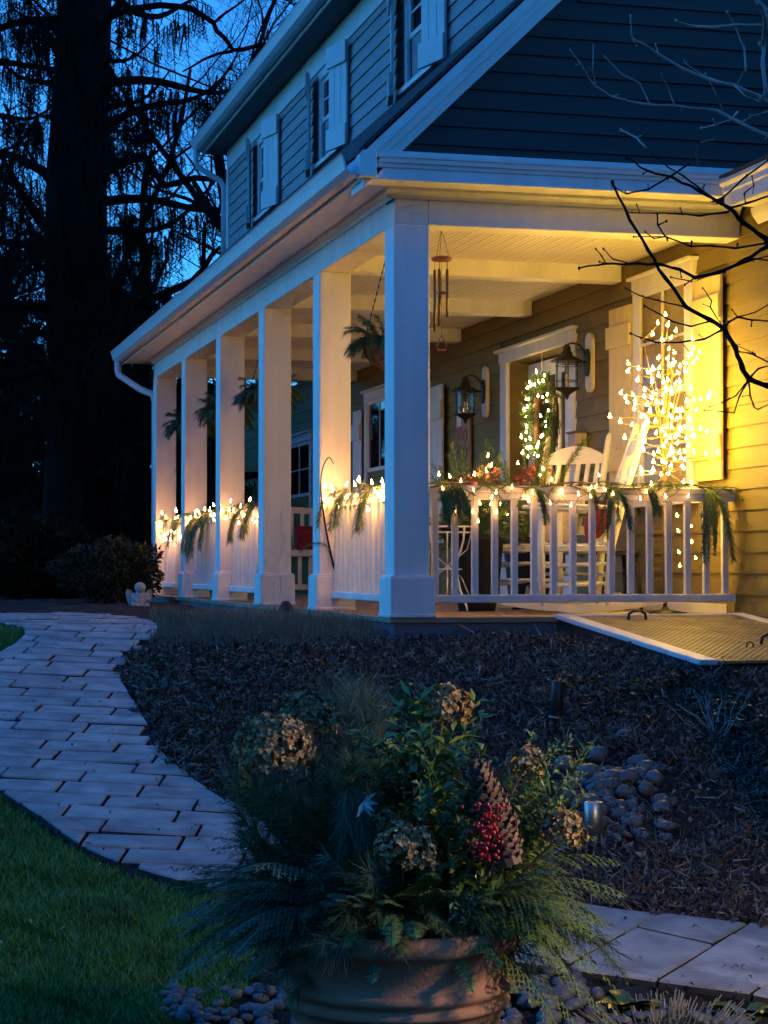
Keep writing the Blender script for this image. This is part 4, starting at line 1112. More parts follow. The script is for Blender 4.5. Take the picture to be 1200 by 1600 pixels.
# ================================================================== background trees and shrubs
def conifer(name, label, base, H, tr, z0, zstep, lmax, seedn, grp, hang=1.0, dens=1.0, top=None, lean=0., trunk_vis=True, mt='spruce'):
    rg = random.Random(seedn); t = thing(name, label, 'conifer', base, 0, grp)
    n = 14; pts = [(lean*(i/n)*H+.06*math.sin(i*1.3), .05*math.cos(i*1.1), H*i/n-.3) for i in range(n+1)]
    mb = MB()
    mb.tube(pts, [max(.03, tr*(1+.35*math.exp(-i*1.2))*(1-.85*(i/n)**1.2)*(1+.06*math.sin(i*2.3))) for i in range(n+1)], 12); mb.build('trunk', 'bark', t, True)
    lim = MB(); cr = MB(); z = z0
    while z < H*.98:
        f = (z-z0)/(H-z0); L = lmax*(1-f)**.75*(rg.uniform(.18, .45) if rg.random() < .38 else rg.uniform(.55, 1.1))
        a = rg.uniform(0, 6.283); m = 12
        rise = rg.uniform(-.15, .5); P = []
        ca, sa = math.cos(a), math.sin(a)
        for i in range(m+1):
            s = i/m; wob = .12*math.sin(s*5+a*3)*L*.2
            P.append(Vector((lean*z+ca*L*s-sa*wob, sa*L*s+ca*wob, z+rise*L*s-L*.25*s*(1-s)+L*.12*s**3+.05*L*math.sin(s*7+a*2))))
        lim.tube(P, [max(.012, min(tr*.35, .035+.018*L)*(1-.8*i/m)) for i in range(m+1)], 5)
        k = int((L*13+6)*dens)
        for q in range(k):
            s = (rg.uniform(.08, 1))**.8*m; j = min(m-1, int(s)); p = P[j].lerp(P[j+1], s-j)
            # short side branch then a pendulous strand
            sd_ = Vector((-sa, ca, 0))*rg.uniform(-1, 1)*.42*L*.28+Vector((ca, sa, 0))*rg.uniform(-.1, .3)
            e = p+sd_+Vector((0, 0, -.05-.1*rg.random()))
            if rg.random() < .5: cr.tube([p, e], [.01, .006], 3, False)
            for st in range(2):
                hl = hang*rg.uniform(.2, .85)*(1.15-.5*s/m); o = e+Vector((rg.uniform(-.08, .08), rg.uniform(-.08, .08), 0)); seg = 6
                ang = rg.uniform(0, 3.14); wx = Vector((math.cos(ang), math.sin(ang), 0)); w_ = rg.uniform(.008, .016)
                dv = Vector((rg.uniform(-.18, .18), rg.uniform(-.18, .18), -1))*(hl/seg)
                v0 = len(cr.v)
                for u in range(seg+1):
                    wa = w_*(1-.7*u/seg); cr.v.append((o.x-wx.x*wa, o.y-wx.y*wa, o.z)); cr.v.append((o.x+wx.x*wa, o.y+wx.y*wa, o.z))
                    if u < seg:
                        cr.f.append((v0+2*u, v0+2*u+1, v0+2*u+3, v0+2*u+2))
                    o = o+dv
                o = o-dv*(seg+1)
                for u in range(seg*3):
                    q_ = o+dv*(u/3+.2); a2 = rg.uniform(0, 6.28); nl_ = rg.uniform(.04, .12)*(1.1-.5*u/(seg*3)); i0 = len(cr.v)
                    cr.v.append((q_.x, q_.y, q_.z)); cr.v.append((q_.x+dv.x*.25, q_.y+dv.y*.25, q_.z+dv.z*.25)); cr.v.append((q_.x+math.cos(a2)*nl_, q_.y+math.sin(a2)*nl_, q_.z-nl_*.9)); cr.f.append((i0, i0+1, i0+2))
        z += zstep*rg.uniform(.6, 1.4)
    lim.build('limbs', 'bark', t, True)['kind'] = 'stuff'; cr.build('crown', mt, t)
    return t
def bare_tree(name, label, base, H, tr, seedn, grp, levels=5, spread=.55, mt='darktwig', lean=Vector((0, 0, 0)), dens=1.):
    rg = random.Random(seedn); t = thing(name, label, 'bare tree', base, 0, grp)
    mt_ = MB(); mc = MB(); cnt = [0]
    def grow(p, d, L, r, lv, m):
        n = 5 if lv < 3 else 3; pts = [p]; rr = [r]
        for i in range(n):
            d = (d+rvec(rg)*(.16 if lv < 2 else .26)+Vector((0, 0, .05 if lv > 0 else 0))).normalized()
            p = p+d*(L/n); pts.append(p); rr.append(r*(1-.55*(i+1)/n))
        m.tube(pts, rr, 8 if lv == 0 else (5 if lv < 3 else 3), lv < 2); cnt[0] += 1
        if lv >= levels: return
        k = {0: 7, 1: 6, 2: 5, 3: 5, 4: 4, 5: 4}[lv]*dens
        k = max(2, int(k+rg.random()))
        for q in range(k):
            s = (.35 if lv == 0 else .18)+(.65 if lv == 0 else .82)*(q+rg.random())/k; x = s*n; j = min(n-1, int(x)); b = pts[j].lerp(pts[j+1], x-j)
            ax = (pts[j+1]-pts[j]).normalized(); o = rvec(rg); o = (o-ax*o.dot(ax)).normalized()
            nd = (ax*(1-spread*.6)+o*spread+Vector((0, 0, .1))).normalized()
            grow(b, nd, L*rg.uniform(.42, .68)*(1.15-.3*s), max(.004, rr[j]*rg.uniform(.4, .6)), lv+1, mc)
    grow(Vector((0, 0, -.3)), (Vector((0, 0, 1))+lean).normalized(), H*.62, tr, 0, mt_)
    mt_.build('trunk', 'bark', t, True); mc.build('crown', mt, t)
    return t
def gp_at(px, d): 
    p = at(px, 885, d); return Vector((p.x, p.y, gz(p.x, p.y)))
# big weeping spruce at the left
conifer('weeping_spruce', 'huge dark weeping spruce with a thick trunk left of the house', gp_at(122, 27), 21, .48, 1.8, .14, 3.5, 61, 'dark conifers behind the house', .95, 1.0)
conifer('weeping_spruce', 'dark weeping spruce cut by the left edge of the picture', gp_at(-75, 30), 19, .40, 1.2, .20, 3.0, 62, 'dark conifers behind the house', .9, 1.0)
conifer('weeping_spruce', 'dense dark spruce directly behind the far end of the porch', gp_at(225, 41), 8.2, .28, .3, .10, 2.6, 63, 'dark conifers behind the house', .8, 1.5)
conifer('weeping_spruce', 'low dense dark spruce between the big trunk and the porch eave', gp_at(165, 33), 5.6, .22, .2, .09, 2.2, 64, 'dark conifers behind the house', .7, 1.5)
conifer('weeping_spruce', 'low dense dark spruce left of the big trunk', gp_at(15, 36), 6.4, .24, .2, .10, 2.6, 65, 'dark conifers behind the house', .7, 1.4)
# bare deciduous trees filling the sky
for i, (px, d, H, lb) in enumerate([(300, 38, 16, 'bare tree whose twigs fill the sky above the porch gutter'), (395, 46, 17, 'bare tree behind the upper eave'),
                               (225, 50, 17, 'bare tree just right of the big spruce trunk'), (20, 48, 15, 'bare tree behind the left picture edge'), (480, 40, 18, 'tall bare tree rising behind the house roof')]):
    bare_tree('bare_tree', lb, gp_at(px, d), H, .26, 70+i, 'bare trees in the background', 5, .6, dens=.95)
# one heavy crooked limb that crosses the sky
t = thing('crooked_tree', 'bare tree with a heavy crooked limb reaching over toward the upper eave', 'bare tree', gp_at(150, 31), 0, 'bare trees in the background')
b0 = gp_at(150, 31)
def L(pts, r0, r1, mbx, d0=31., dd=0.):
    P = [at(px, py, d0+dd*i)-b0 for i, (px, py) in enumerate(pts)]
    n = len(P); mbx.tube(P, [r0+(r1-r0)*i/(n-1) for i in range(n)], 6)
    return P
mb = MB(); mb.tube([Vector((0, 0, -.3)), Vector((.05, 0, 3)), at(150, 340, 31)-b0, at(160, 150, 31)-b0, at(165, 20, 31)-b0, at(160, -200, 31)-b0], [.22, .17, .13, .11, .09, .06], 8); mb.build('trunk', 'bark', t, True)
mb = MB()
L([(165, 30), (205, 14), (250, 8), (275, 10), (297, 12), (318, 25), (334, 36), (338, 48), (352, 60), (364, 78), (376, 78), (400, 72), (425, 68), (460, 58)], .055, .03, mb)
L([(334, 36), (350, 22), (368, 10), (390, -6)], .028, .012, mb)
L([(364, 80), (340, 84), (318, 93), (300, 104), (285, 112)], .03, .012, mb)
L([(160, 150), (205, 165), (230, 185), (258, 200)], .04, .02, mb)
L([(152, 275), (200, 250), (215, 245), (232, 250), (240, 268), (258, 290), (280, 285), (305, 278), (330, 280), (347, 282)], .085, .04, mb)
L([(232, 250), (226, 300), (240, 340), (235, 400)], .05, .02, mb)
L([(166, 60), (240, 100), (305, 126), (318, 132), (340, 138), (362, 144), (380, 150)], .02, .008, mb)
L([(152, 520), (230, 470), (300, 440), (318, 420), (330, 400), (345, 385)], .08, .03, mb)
L([(318, 420), (318, 400), (320, 350), (335, 345), (345, 318)], .045, .02, mb)
mb.build('limbs', 'bark', t, True)['kind'] = 'stuff'
# shrubs
def shrub(name, label, base, rx, rz_, n, seedn, mtl, grp, ls=.05, stems=5):
    rg = random.Random(seedn); t = thing(name, label, 'shrub', base, 0, grp)
    mb = MB()
    for k in range(stems):
        a = rg.uniform(0, 6.28); mb.tube([(math.cos(a)*.05, math.sin(a)*.05, -.05), (math.cos(a)*rx*.3, math.sin(a)*rx*.3, rz_*.6), (math.cos(a)*rx*.55, math.sin(a)*rx*.55, rz_*1.1)], [.02, .014, .006], 5)
    mb.build('stem', 'bark', t)
    mb = MB()
    lob = [(rvec(rg), rg.uniform(.55, 1.1)) for _ in range(34)]
    for k in range(n):
        v = rvec(rg)
        rr = max(s*max(0, v.dot(l))**5 for l, s in lob); rr = .42+.68*rr
        f = rr*rg.uniform(.35, 1)**.45
        p = Vector((v.x*rx*f, v.y*rx*f, rz_*.92+v.z*rz_*f))
        if p.z < .02: continue
        mb.leaf(p, v+rvec(rg)*.9+Vector((0, 0, .3)), rvec(rg), ls*rg.uniform(.6, 1.3), ls*.5*rg.uniform(.7, 1.2), .3)
    mb.build('crown', mtl, t); return t
p = hit(168, 947); shrub('boxwood_shrub', 'rounded dark boxwood shrub left of the farthest column', at(172, 945, 21.5)*1+Vector((0, 0, -.0)), .62, .36, 9000, 81, 'shrub', 'shrubs near the house', .055)
for i, (px, d, rx, rz_, n, lb) in enumerate([(60, 25, 1.0, .55, 7000, 'low dark shrub left of the boxwood'), (-30, 28, 1.2, .7, 6000, 'dark shrub at the left picture edge beyond the path'),
        (150, 30, 1.5, 1.0, 9000, 'tall dark shrub behind the boxwood'), (40, 34, 1.9, 1.25, 9000, 'broad dark shrub under the spruces'), (230, 36, 1.6, 1.3, 8000, 'dark shrub behind the last column'),
        (330, 38, 2.2, 1.3, 8000, 'dark shrub seen between the far columns'), (460, 44, 2.6, 1.5, 8000, 'dark shrub seen beyond the porch end')]):
    b_ = gp_at(px, d); shrub('dark_shrub', lb, b_, rx, rz_, n, 82+i, 'shrubdark', 'shrubs near the house', .10)
# the wood beyond: one far mass of dark trees along the horizon
rg = random.Random(91); mb = MB()
for k in range(5200):
    px = rg.uniform(-500, 700); d = rg.uniform(62, 80)
    hgt = 5.4+1.6*noise.noise(Vector((px*.011, 0, 0)))+1.2*noise.noise(Vector((px*.05, 1, 0)))
    p = at(px, 885, d); z_ = rg.uniform(0, 1)**1.3*hgt*1.3-.4
    v = rvec(rg); mb.leaf(Vector((p.x, p.y, z_)), v, rvec(rg), rg.uniform(.5, 1.3), rg.uniform(.35, .8), .3)
tag(mb.build('far_wood', 'farwood', None), 'dark far wood along the horizon beyond the garden', 'wood', kind='stuff')

# unseen tall trees added behind and beside the viewer to block low sky light
mb = MB()
for k in range(9000):
    a = rg.uniform(R(150), R(285)); rr_ = rg.uniform(30, 38); z_ = rg.random()*(11+2.5*math.sin(a*9)+1.5*math.sin(a*23))
    v = rvec(rg); mb.leaf(Vector((CAM.x+rr_*math.sin(a), CAM.y+rr_*math.cos(a), z_-.5)), v, rvec(rg), rg.uniform(1., 2.2), rg.uniform(.8, 1.5), .3)
tag(mb.build('sky_block_trees', 'farwood', None), 'unseen dark trees added behind the viewer to block low sky light', 'wood', kind='stuff')

# ================================================================== ornamental tree whose bare branches reach in at the upper right
DB = 6.6
tb = at(1365, 1000, DB); tb.z = gz(tb.x, tb.y)
t = thing('ornamental_tree', 'bare budding tree whose near branches reach in from the right edge', 'bare tree', tb, 0, 'bare trees near the viewer')
mb = MB(); mb.tube([Vector((0, 0, -.2)), Vector((.02, .0, .5)), at(1350, 640, DB)-tb, at(1340, 420, DB)-tb, at(1310, 200, DB)-tb, at(1290, -80, DB)-tb], [.075, .06, .05, .042, .03, .02], 10)
mb.build('trunk', 'bark', t, True)
rg = random.Random(92)
def br(pts, r0, r1, dz=0., mtl='darktwig', buds=True):
    mbx = MB(); n = len(pts); P = []
    for i, (px, py) in enumerate(pts): P.append(at(px, py, DB+dz+.10*math.sin(i*1.7+px*.03))-tb)
    Q = []; RR = []
    for i in range(n-1):
        for k in range(3):
            s = k/3; q = P[i].lerp(P[i+1], s)+rvec(rg)*(r0*.35 if k else 0); Q.append(q); RR.append((r0+(r1-r0)*((i+s)/(n-1)))*(1.25 if k == 0 else 1.))
    Q.append(P[-1]); RR.append(r1)
    mbx.tube(Q, RR, 6)
    if buds:
        mbx.ell(P[-1], r1*1.8, r1*1.8, r1*2.6, 5, 4)
    for i in range(1, n-1):
        if rg.random() < .5:
            dv = rvec(rg); e = P[i]+dv*rg.uniform(.01, .035); mbx.tube([P[i], e], [r1*.9, r1*.5], 4); mbx.ell(e, r1*1.2, r1*1.2, r1*1.6, 5, 4)
    mbx.build('branch', mtl, t, True)
px_ = 1.5e-3   # one photo pixel at this distance, in metres
br([(1350, 640), (1280, 615), (1200, 603), (1170, 592), (1160, 575), (1150, 545), (1132, 514), (1110, 500), (1072, 480), (1040, 435), (1012, 390), (984, 344), (957, 285)], 7*px_, 2.6*px_)
br([(1345, 500), (1260, 420), (1197, 373), (1163, 349), (1139, 325), (1093, 299), (1051, 277), (1013, 267), (979, 247)], 6.5*px_, 1.8*px_, -.05)
br([(1128, 320), (1100, 300), (1068, 275), (1045, 262), (1020, 240)], 2.2*px_, 1.2*px_, .05)
br([(1078, 255), (1045, 277), (1013, 296), (979, 303), (957, 290)], 2.4*px_, 1.4*px_)
br([(1139, 331), (1093, 337), (1060, 334), (1027, 333), (979, 332)], 2.6*px_, 1.3*px_, .03)
br([(1000, 333), (995, 320)], 1.4*px_, 1.1*px_, .03); br([(1066, 336), (1063, 325)], 1.3*px_, 1.1*px_, .03); br([(1027, 333), (1028, 352), (1040, 370), (1080, 385), (1110, 384), (1150, 388), (1197, 380)], 1.6*px_, 2.4*px_, .03)
br([(1040, 370), (1022, 373), (1008, 362)], 1.5*px_, 1.1*px_, .03); br([(1040, 370), (990, 370)], 1.2*px_, 1.*px_, .03)
br([(1345, 480), (1270, 350), (1200, 385), (1162, 407), (1125, 425), (1085, 434), (1062, 421), (1025, 412), (985, 412), (947, 412), (905, 419)], 5*px_, 1.8*px_, -.1)
br([(947, 412), (940, 400), (931, 389)], 1.6*px_, 1.3*px_, -.1); br([(985, 412), (958, 405), (943, 389)], 1.6*px_, 1.3*px_, -.1)
br([(1085, 434), (1070, 445)], 1.6*px_, 1.3*px_, -.1); br([(1082, 440), (1048, 433)], 1.5*px_, 1.1*px_, -.1)
br([(1110, 502), (1080, 510), (1050, 502), (1025, 488), (1007, 478)], 2.*px_, 1.3*px_)
br([(1127, 516), (1100, 530), (1062, 535), (1025, 535), (1000, 527), (985, 521)], 2.4*px_, 1.4*px_)
br([(1072, 480), (1030, 470), (1000, 462), (977, 450)], 1.8*px_, 1.1*px_)
br([(1130, 514), (1140, 502), (1152, 495), (1175, 500), (1210, 502)], 2.4*px_, 1.8*px_); br([(1152, 495), (1180, 488), (1210, 470)], 1.6*px_, 1.2*px_)
br([(1170, 592), (1155, 620), (1147, 645), (1125, 643), (1100, 641)], 2.*px_, 1.1*px_); br([(1168, 596), (1150, 618), (1130, 628), (1108, 636)], 1.7*px_, 1.1*px_)
br([(1170, 597), (1172, 618), (1178, 636), (1184, 640), (1205, 630)], 2.*px_, 1.3*px_); br([(1172, 590), (1185, 576), (1205, 570)], 2.2*px_, 1.7*px_)
br([(1150, 548), (1175, 553), (1205, 568)], 1.8*px_, 1.5*px_); br([(1132, 515), (1110, 480), (1112, 470), (1098, 450)], 1.5*px_, 1.1*px_); br([(1137, 527), (1148, 538), (1180, 553)], 1.3*px_, 1.*px_)
br([(1139, 325), (1165, 318), (1205, 305)], 3*px_, 2.*px_, .1); br([(1120, 318), (1160, 280), (1200, 250)], 2.*px_, 1.8*px_, .1); br([(1163, 302), (1178, 290), (1175, 275)], 1.5*px_, 1.1*px_, .1)
br([(1125, 425), (1165, 410), (1205, 398)], 2.*px_, 1.6*px_, .1); br([(1162, 407), (1180, 404), (1205, 408)], 1.8*px_, 1.6*px_)
lit_twig = 'twig'  # upper branches: the lamplight on them is put into this paler colour
br([(1300, 120), (1240, 60), (1181, 0), (1170, -30)], 5*px_, 4*px_, .2, lit_twig); br([(1185, 4), (1196, 32), (1193, 70), (1192, 101), (1197, 144), (1250, 250)], 4*px_, 4.5*px_, .1, lit_twig, False)
br([(1190, 39), (1147, 39), (1120, 42), (1093, 41), (1072, 38), (1056, 32)], 3*px_, 1.9*px_, .1, lit_twig)
br([(1155, 129), (1165, 107), (1163, 75), (1147, 40), (1136, 19)], 3*px_, 1.7*px_, .05, lit_twig)
br([(1290, 200), (1200, 157), (1147, 133), (1107, 123), (1067, 107), (1029, 85), (1005, 68), (987, 59), (985, 25)], 4*px_, 1.5*px_, .2, lit_twig)
br([(1290, 260), (1200, 211), (1157, 192), (1120, 173), (1067, 167), (1008, 163), (955, 151), (928, 133), (907, 99), (891, 78)], 4*px_, 1.3*px_, .3, lit_twig)
br([(1130, 175), (1118, 145), (1102, 115)], 1.8*px_, 1.1*px_, .3, lit_twig); br([(1055, 166), (1045, 140), (1033, 115)], 1.7*px_, 1.1*px_, .3, lit_twig); br([(1015, 163), (1000, 130), (970, 115), (945, 88)], 1.5*px_, 1.*px_, .3, lit_twig)
br([(1029, 85), (1024, 68)], 1.3*px_, 1.*px_, .2, lit_twig); br([(1147, 133), (1165, 150), (1185, 158)], 1.8*px_, 1.4*px_, .2, lit_twig); br([(1107, 123), (1075, 102), (1070, 98)], 1.3*px_, 1.*px_, .2, lit_twig)
br([(1152, 175), (1140, 188), (1118, 195), (1095, 200)], 2.1*px_, 1.5*px_, .1, lit_twig); br([(930, 130), (926, 110), (927, 70)], 1.3*px_, 1.*px_, .3, lit_twig)
br([(1010, 232), (995, 215), (970, 203)], 2.2*px_, 1.8*px_, .1, lit_twig); br([(1092, 260), (1088, 240), (1093, 222), (1115, 218)], 1.7*px_, 1.2*px_, .1, lit_twig); br([(1157, 192), (1180, 180), (1205, 172)], 2*px_, 1.6*px_, .2, lit_twig)

# ================================================================== lawn, leaf litter, ground cover (nobody could count these)
rg = random.Random(101)
def lawn_ok(x, y): return not inq(x, y, PATH, 'p') and not inq(x, y, BED, 'b') and not inq(x, y, STRIP, 's')
def scatter(px0, px1, d0, d1):
    d = 1/(1/d0-rg.random()*(1/d0-1/d1)); q = (rg.uniform(px0, px1)-600)/FPX
    return Vector((CAM.x+d*(FWD.x+RGT.x*q), CAM.y+d*(FWD.y+RGT.y*q), 0))
mb = MB(); cnt = 0
for k in range(400000):
    if cnt > 62000: break
    p = scatter(-60, 480, 5.9, 9.6)
    if not lawn_ok(p.x, p.y): continue
    z = gz(p.x, p.y)-.012; a = rg.uniform(0, 6.28); hh = rg.uniform(.03, .065)*(1.2 if noise.noise(Vector((p.x*3, p.y*3, 5))) > .1 else .85)
    ln = Vector((math.cos(a), math.sin(a), 0))*rg.uniform(.2, .9)*hh; s = Vector((-math.sin(a), math.cos(a), 0))*rg.uniform(.0016, .003)
    b = Vector((p.x, p.y, z)); m1 = b+ln*.4+Vector((0, 0, hh*.62)); e = b+ln*1.1+Vector((0, 0, hh))
    mb.add([b-s, b+s, m1+s*.7, m1-s*.7, e], [(0, 1, 2, 3), (3, 2, 4)]); cnt += 1
for k in range(9000):
    p2 = hit(rg.uniform(-40, 60), rg.uniform(976, 1045))
    if not lawn_ok(p2.x, p2.y) : continue
    a = rg.uniform(0, 6.28); b = Vector((p2.x+rg.uniform(-.1, .1), p2.y+rg.uniform(-.1, .1), 0)); b.z = gz(b.x, b.y)-.01
    if inpoly(b.x, b.y, PATH): continue
    s = Vector((-math.sin(a), math.cos(a), 0))*.004; mb.add([b-s, b+s, b+Vector((math.cos(a)*.03, math.sin(a)*.03, rg.uniform(.04, .08)))], [(0, 1, 2)])
tag(mb.build('lawn_grass', 'grass', None), 'short green lawn grass beside the paved path', 'grass', kind='stuff')
# litter over the bed
SBX, SBY = hit(968, 1262).x, hit(968, 1262).y
mb = MB(); cnt = 0
for k in range(400000):
    if cnt > 100000: break
    p = scatter(150, 1240, 6.6, 14)
    if noise.noise(Vector((p.x*1.7, p.y*1.7, 8)))+.7*noise.noise(Vector((p.x*5, p.y*5, 2))) < rg.uniform(-.9, .25): continue
    if ((p.x-SBX)/.42)**2+((p.y-SBY)/.80)**2 < 1 and rg.random() < .88: continue
    if not inq(p.x, p.y, BED, 'b') or p.y > -.02 or (p.x > .98 and p.y > -2.45): continue
    b = Vector((p.x, p.y, bedz(p.x, p.y)+rg.uniform(.002, .030))); v = rvec(rg); v.z = abs(v.z)*.7
    sz = rg.uniform(.012, .042)*(1.7 if rg.random() < .04 else 1)
    if rg.random() < .55: mb.leaf(b, v, rvec(rg), sz*rg.uniform(1.2, 2.6), sz*.2, .9)
    else: mb.leaf(b, v, Vector((0, 0, 1))+rvec(rg)*.8, sz, sz*rg.uniform(.35, .7), rg.uniform(-.5, .9))
    cnt += 1
for k in range(420):
    p = hit(rg.uniform(0, 1200), rg.uniform(985, 1595))
    if inq(p.x, p.y, BED, 'b'): continue
    mb.leaf(Vector((p.x, p.y, gz(p.x, p.y)+PT+.006)), Vector((rg.uniform(-1, 1), rg.uniform(-1, 1), .12)), Vector((0, 0, 1)), rg.uniform(.015, .04), rg.uniform(.006, .016), .7)
tag(mb.build('leaf_litter', 'litter', None), 'dry brown leaf litter scattered over the dark garden bed', 'leaf litter', kind='stuff')
# low green ground cover along the path side of the bed and around the planter's far side
mb = MB()
spots = []
for k in range(520):
    px = rg.uniform(190, 560); py = rg.uniform(1040, 1290)
    if px < 190+ (py-1060)*.35+10 : continue
    if rg.random() > 1-(px-200)/480: continue
    spots.append((px, py))
for k in range(90): spots.append((rg.uniform(860, 1200), rg.uniform(1065, 1160)))
for (px, py) in spots:
    c = hit(px, py)
    if not inpoly(c.x, c.y, BED): continue
    c.z = bedz(c.x, c.y)+.018
    for q in range(rg.randint(8, 20)):
        a = rg.uniform(0, 6.28); v = Vector((math.cos(a), math.sin(a), rg.uniform(.2, 1.3))).normalized()
        sz = rg.uniform(.03, .075); mb.leaf(c+Vector((rg.uniform(-.05, .05), rg.uniform(-.05, .05), 0)), v, Vector((0, 0, 1))+rvec(rg)*.4, sz, sz*rg.uniform(.25, .55), rg.uniform(.1, .8))
tag(mb.build('ground_cover', 'groundcover', None), 'low dark green ground cover leaves edging the garden bed', 'ground cover', kind='stuff')
# straw-like stubble along the porch side of the bed
mb = MB()
for k in range(9500):
    px = rg.uniform(235, 600); py = rg.gauss(992-(px-420)*.01, 13)
    if py < 962 or py > 1035: continue
    c = hit(px, py)
    if c.x > -.06 or not inpoly(c.x, c.y, BED): continue
    c.z = bedz(c.x, c.y)+.005; a = rg.uniform(0, 6.28); hh = rg.uniform(.05, .13); s = Vector((RGT.x, RGT.y, 0))*.0025
    e = c+Vector((math.cos(a)*hh*.35, math.sin(a)*hh*.35, hh)); mb.add([c-s, c+s, e], [(0, 1, 2)])
tag(mb.build('dry_stubble', 'straw', None), 'pale dry stubble along the bed edge before the porch', 'dry grass', kind='stuff')

# ================================================================== foreground planter and its winter arrangement
pc = at(619, 1450, 5.3); pc = Vector((pc.x, pc.y, gz(pc.x, pc.y)+.02))
pot = thing('terracotta_pot', 'large terracotta pot with a double ridge holding the winter arrangement', 'pot', pc)
PR = [(.18, 0), (.19, .0), (.198, .02), (.235, .20), (.244, .238), (.254, .243), (.259, .252), (.254, .262), (.249, .268), (.251, .276), (.262, .283), (.267, .294), (.261, .305), (.254, .31), (.262, .345), (.272, .40), (.285, .405), (.293, .415), (.296, .44), (.290, .455), (.272, .458), (.262, .45), (.25, .36), (.0, .36)]
PR = [(a*1.16, b) for a, b in PR]
MB().lathe(PR, 56).build('body', 'terracotta', pot, True)
MB().lathe([(.0, .361), (.285, .361), (.27, .40), (.12, .43), (0, .435)], 24).build('soil', 'soil', pot, True)
arr = thing('winter_arrangement', 'winter arrangement of evergreens, dried hydrangeas, a big cone and red berries', 'plant arrangement', pc+Vector((0, 0, .43)))
A0 = pc+Vector((0, 0, .43)); rg = random.Random(201)
def ap(px, py, d): return at(px, py, d)-A0
cr, cf = Vector((RGT.x, RGT.y, 0)), Vector((FWD.x, FWD.y, 0))
def pol(az, el): return cr*math.cos(az)*math.cos(el)+cf*math.sin(az)*math.cos(el)+Vector((0, 0, math.sin(el)))
# skirt of drooping cedar and spruce, az: 0 right, -90 to the viewer, 180 left
for k in range(150):
    az = R(rg.uniform(-205, 25)); el = R(rg.uniform(10, 52)); mb = MB(); b = pol(az, 0)*rg.uniform(.12, .25)+Vector((0, 0, rg.uniform(.03, .08)))
    front = -.75 > math.sin(az); el = el+R(14) if front else el
    Lg = rg.uniform(.24, .42)*(1.15 if abs(math.cos(az)) > .7 else .58)
    if k % 3: cedar_spray(mb, b, pol(az, el), Lg, rg.uniform(.8, 1.35), None, rg, .0055, .44); mtl = 'cedar' if math.cos(az) > -.2 else 'needle_blue'
    else: pine_spray(mb, b, pol(az, el), Lg*.9, rg.uniform(.8, 1.5), .055, 260, .0018, rg); mtl = 'needle'
    mb.build('cedar_spray' if k % 3 else 'spruce_spray', mtl, arr)
for (az, el, Lg, dr) in ((-12, 12, .52, 1.5), (-20, 5, .50, 1.6), (-4, 20, .50, 1.4), (-30, 8, .46, 1.7), (2, 6, .44, 1.3), (184, 10, .50, .9), (196, 16, .54, 1.1), (176, 22, .50, 1.2), (190, 2, .44, .9), (-160, 8, .42, 1.2), (-60, 22, .28, 1.6), (-100, 25, .24, 1.6)):
    mb = MB(); az, el = R(az), R(el); cedar_spray(mb, pol(az, 0)*.14, pol(az, el), Lg, dr, None, rg, .005, .33)
    mb.build('cedar_spray', 'cedar' if math.cos(az) > 0 else 'needle_blue', arr)
for k in range(70):   # broad sprays that round off the mound
    az = R(rg.uniform(-200, 20)); el = R(rg.uniform(20, 66)); mb = MB(); b = pol(az, 0)*rg.uniform(.03, .14)+Vector((0, 0, .02))
    cedar_spray(mb, b, pol(az, el), rg.uniform(.22, .33), rg.uniform(.7, 1.3), None, rg, .006, .46)
    mb.build('cedar_spray', 'cedar' if math.cos(az) > .1 else ('needle_blue' if k % 2 else 'wreathgreen'), arr)
# long-needled pine, left side and behind
for k in range(64):
    az = R(rg.uniform(110, 265)); el = R(rg.uniform(5, 78)); mb = MB(); b = pol(az, 0)*rg.uniform(.02, .16)
    pine_spray(mb, b, pol(az, el), rg.uniform(.20, .36), rg.uniform(.3, 1.1), .09, 320, .0018, rg); mb.build('pine_sprig', 'needle_blue' if k % 2 else 'needle', arr)
for (px, py, tx, ty) in ((545, 1330, 520, 1090), (560, 1330, 560, 1090), (575, 1330, 590, 1100), (530, 1330, 495, 1110), (560, 1330, 545, 1075), (570, 1330, 575, 1082)):
    a, b = ap(px, py, 5.36), ap(tx, ty, 5.42+rg.uniform(-.05, .1)); mb = MB(); pine_spray(mb, a, (b-a), (b-a).length, .05, .13, 330, .0013, rg); mb.build('pine_sprig', 'needle_blue', arr)
mb = MB(); a = ap(545, 1235, 5.16)
for k in range(9): pine_spray(mb, a, Vector((rg.uniform(-.25, .25), -.25, rg.uniform(.0, .3))), rg.uniform(.10, .18), 4., .09, 260, .0013, rg)
mb.build('pine_sprig', 'needle_blue', arr)
for k in range(90):
    a = ap(rg.uniform(430, 640), rg.uniform(1400, 1440), 5.3); b = ap(rg.uniform(380, 620), rg.uniform(1190, 1400), 5.3+rg.uniform(-.14, .2)); mb = MB()
    pine_spray(mb, a, b-a, (b-a).length*1.05, .25, .075, 330, .0022, rg); mb.build('spruce_spray', 'needle', arr)
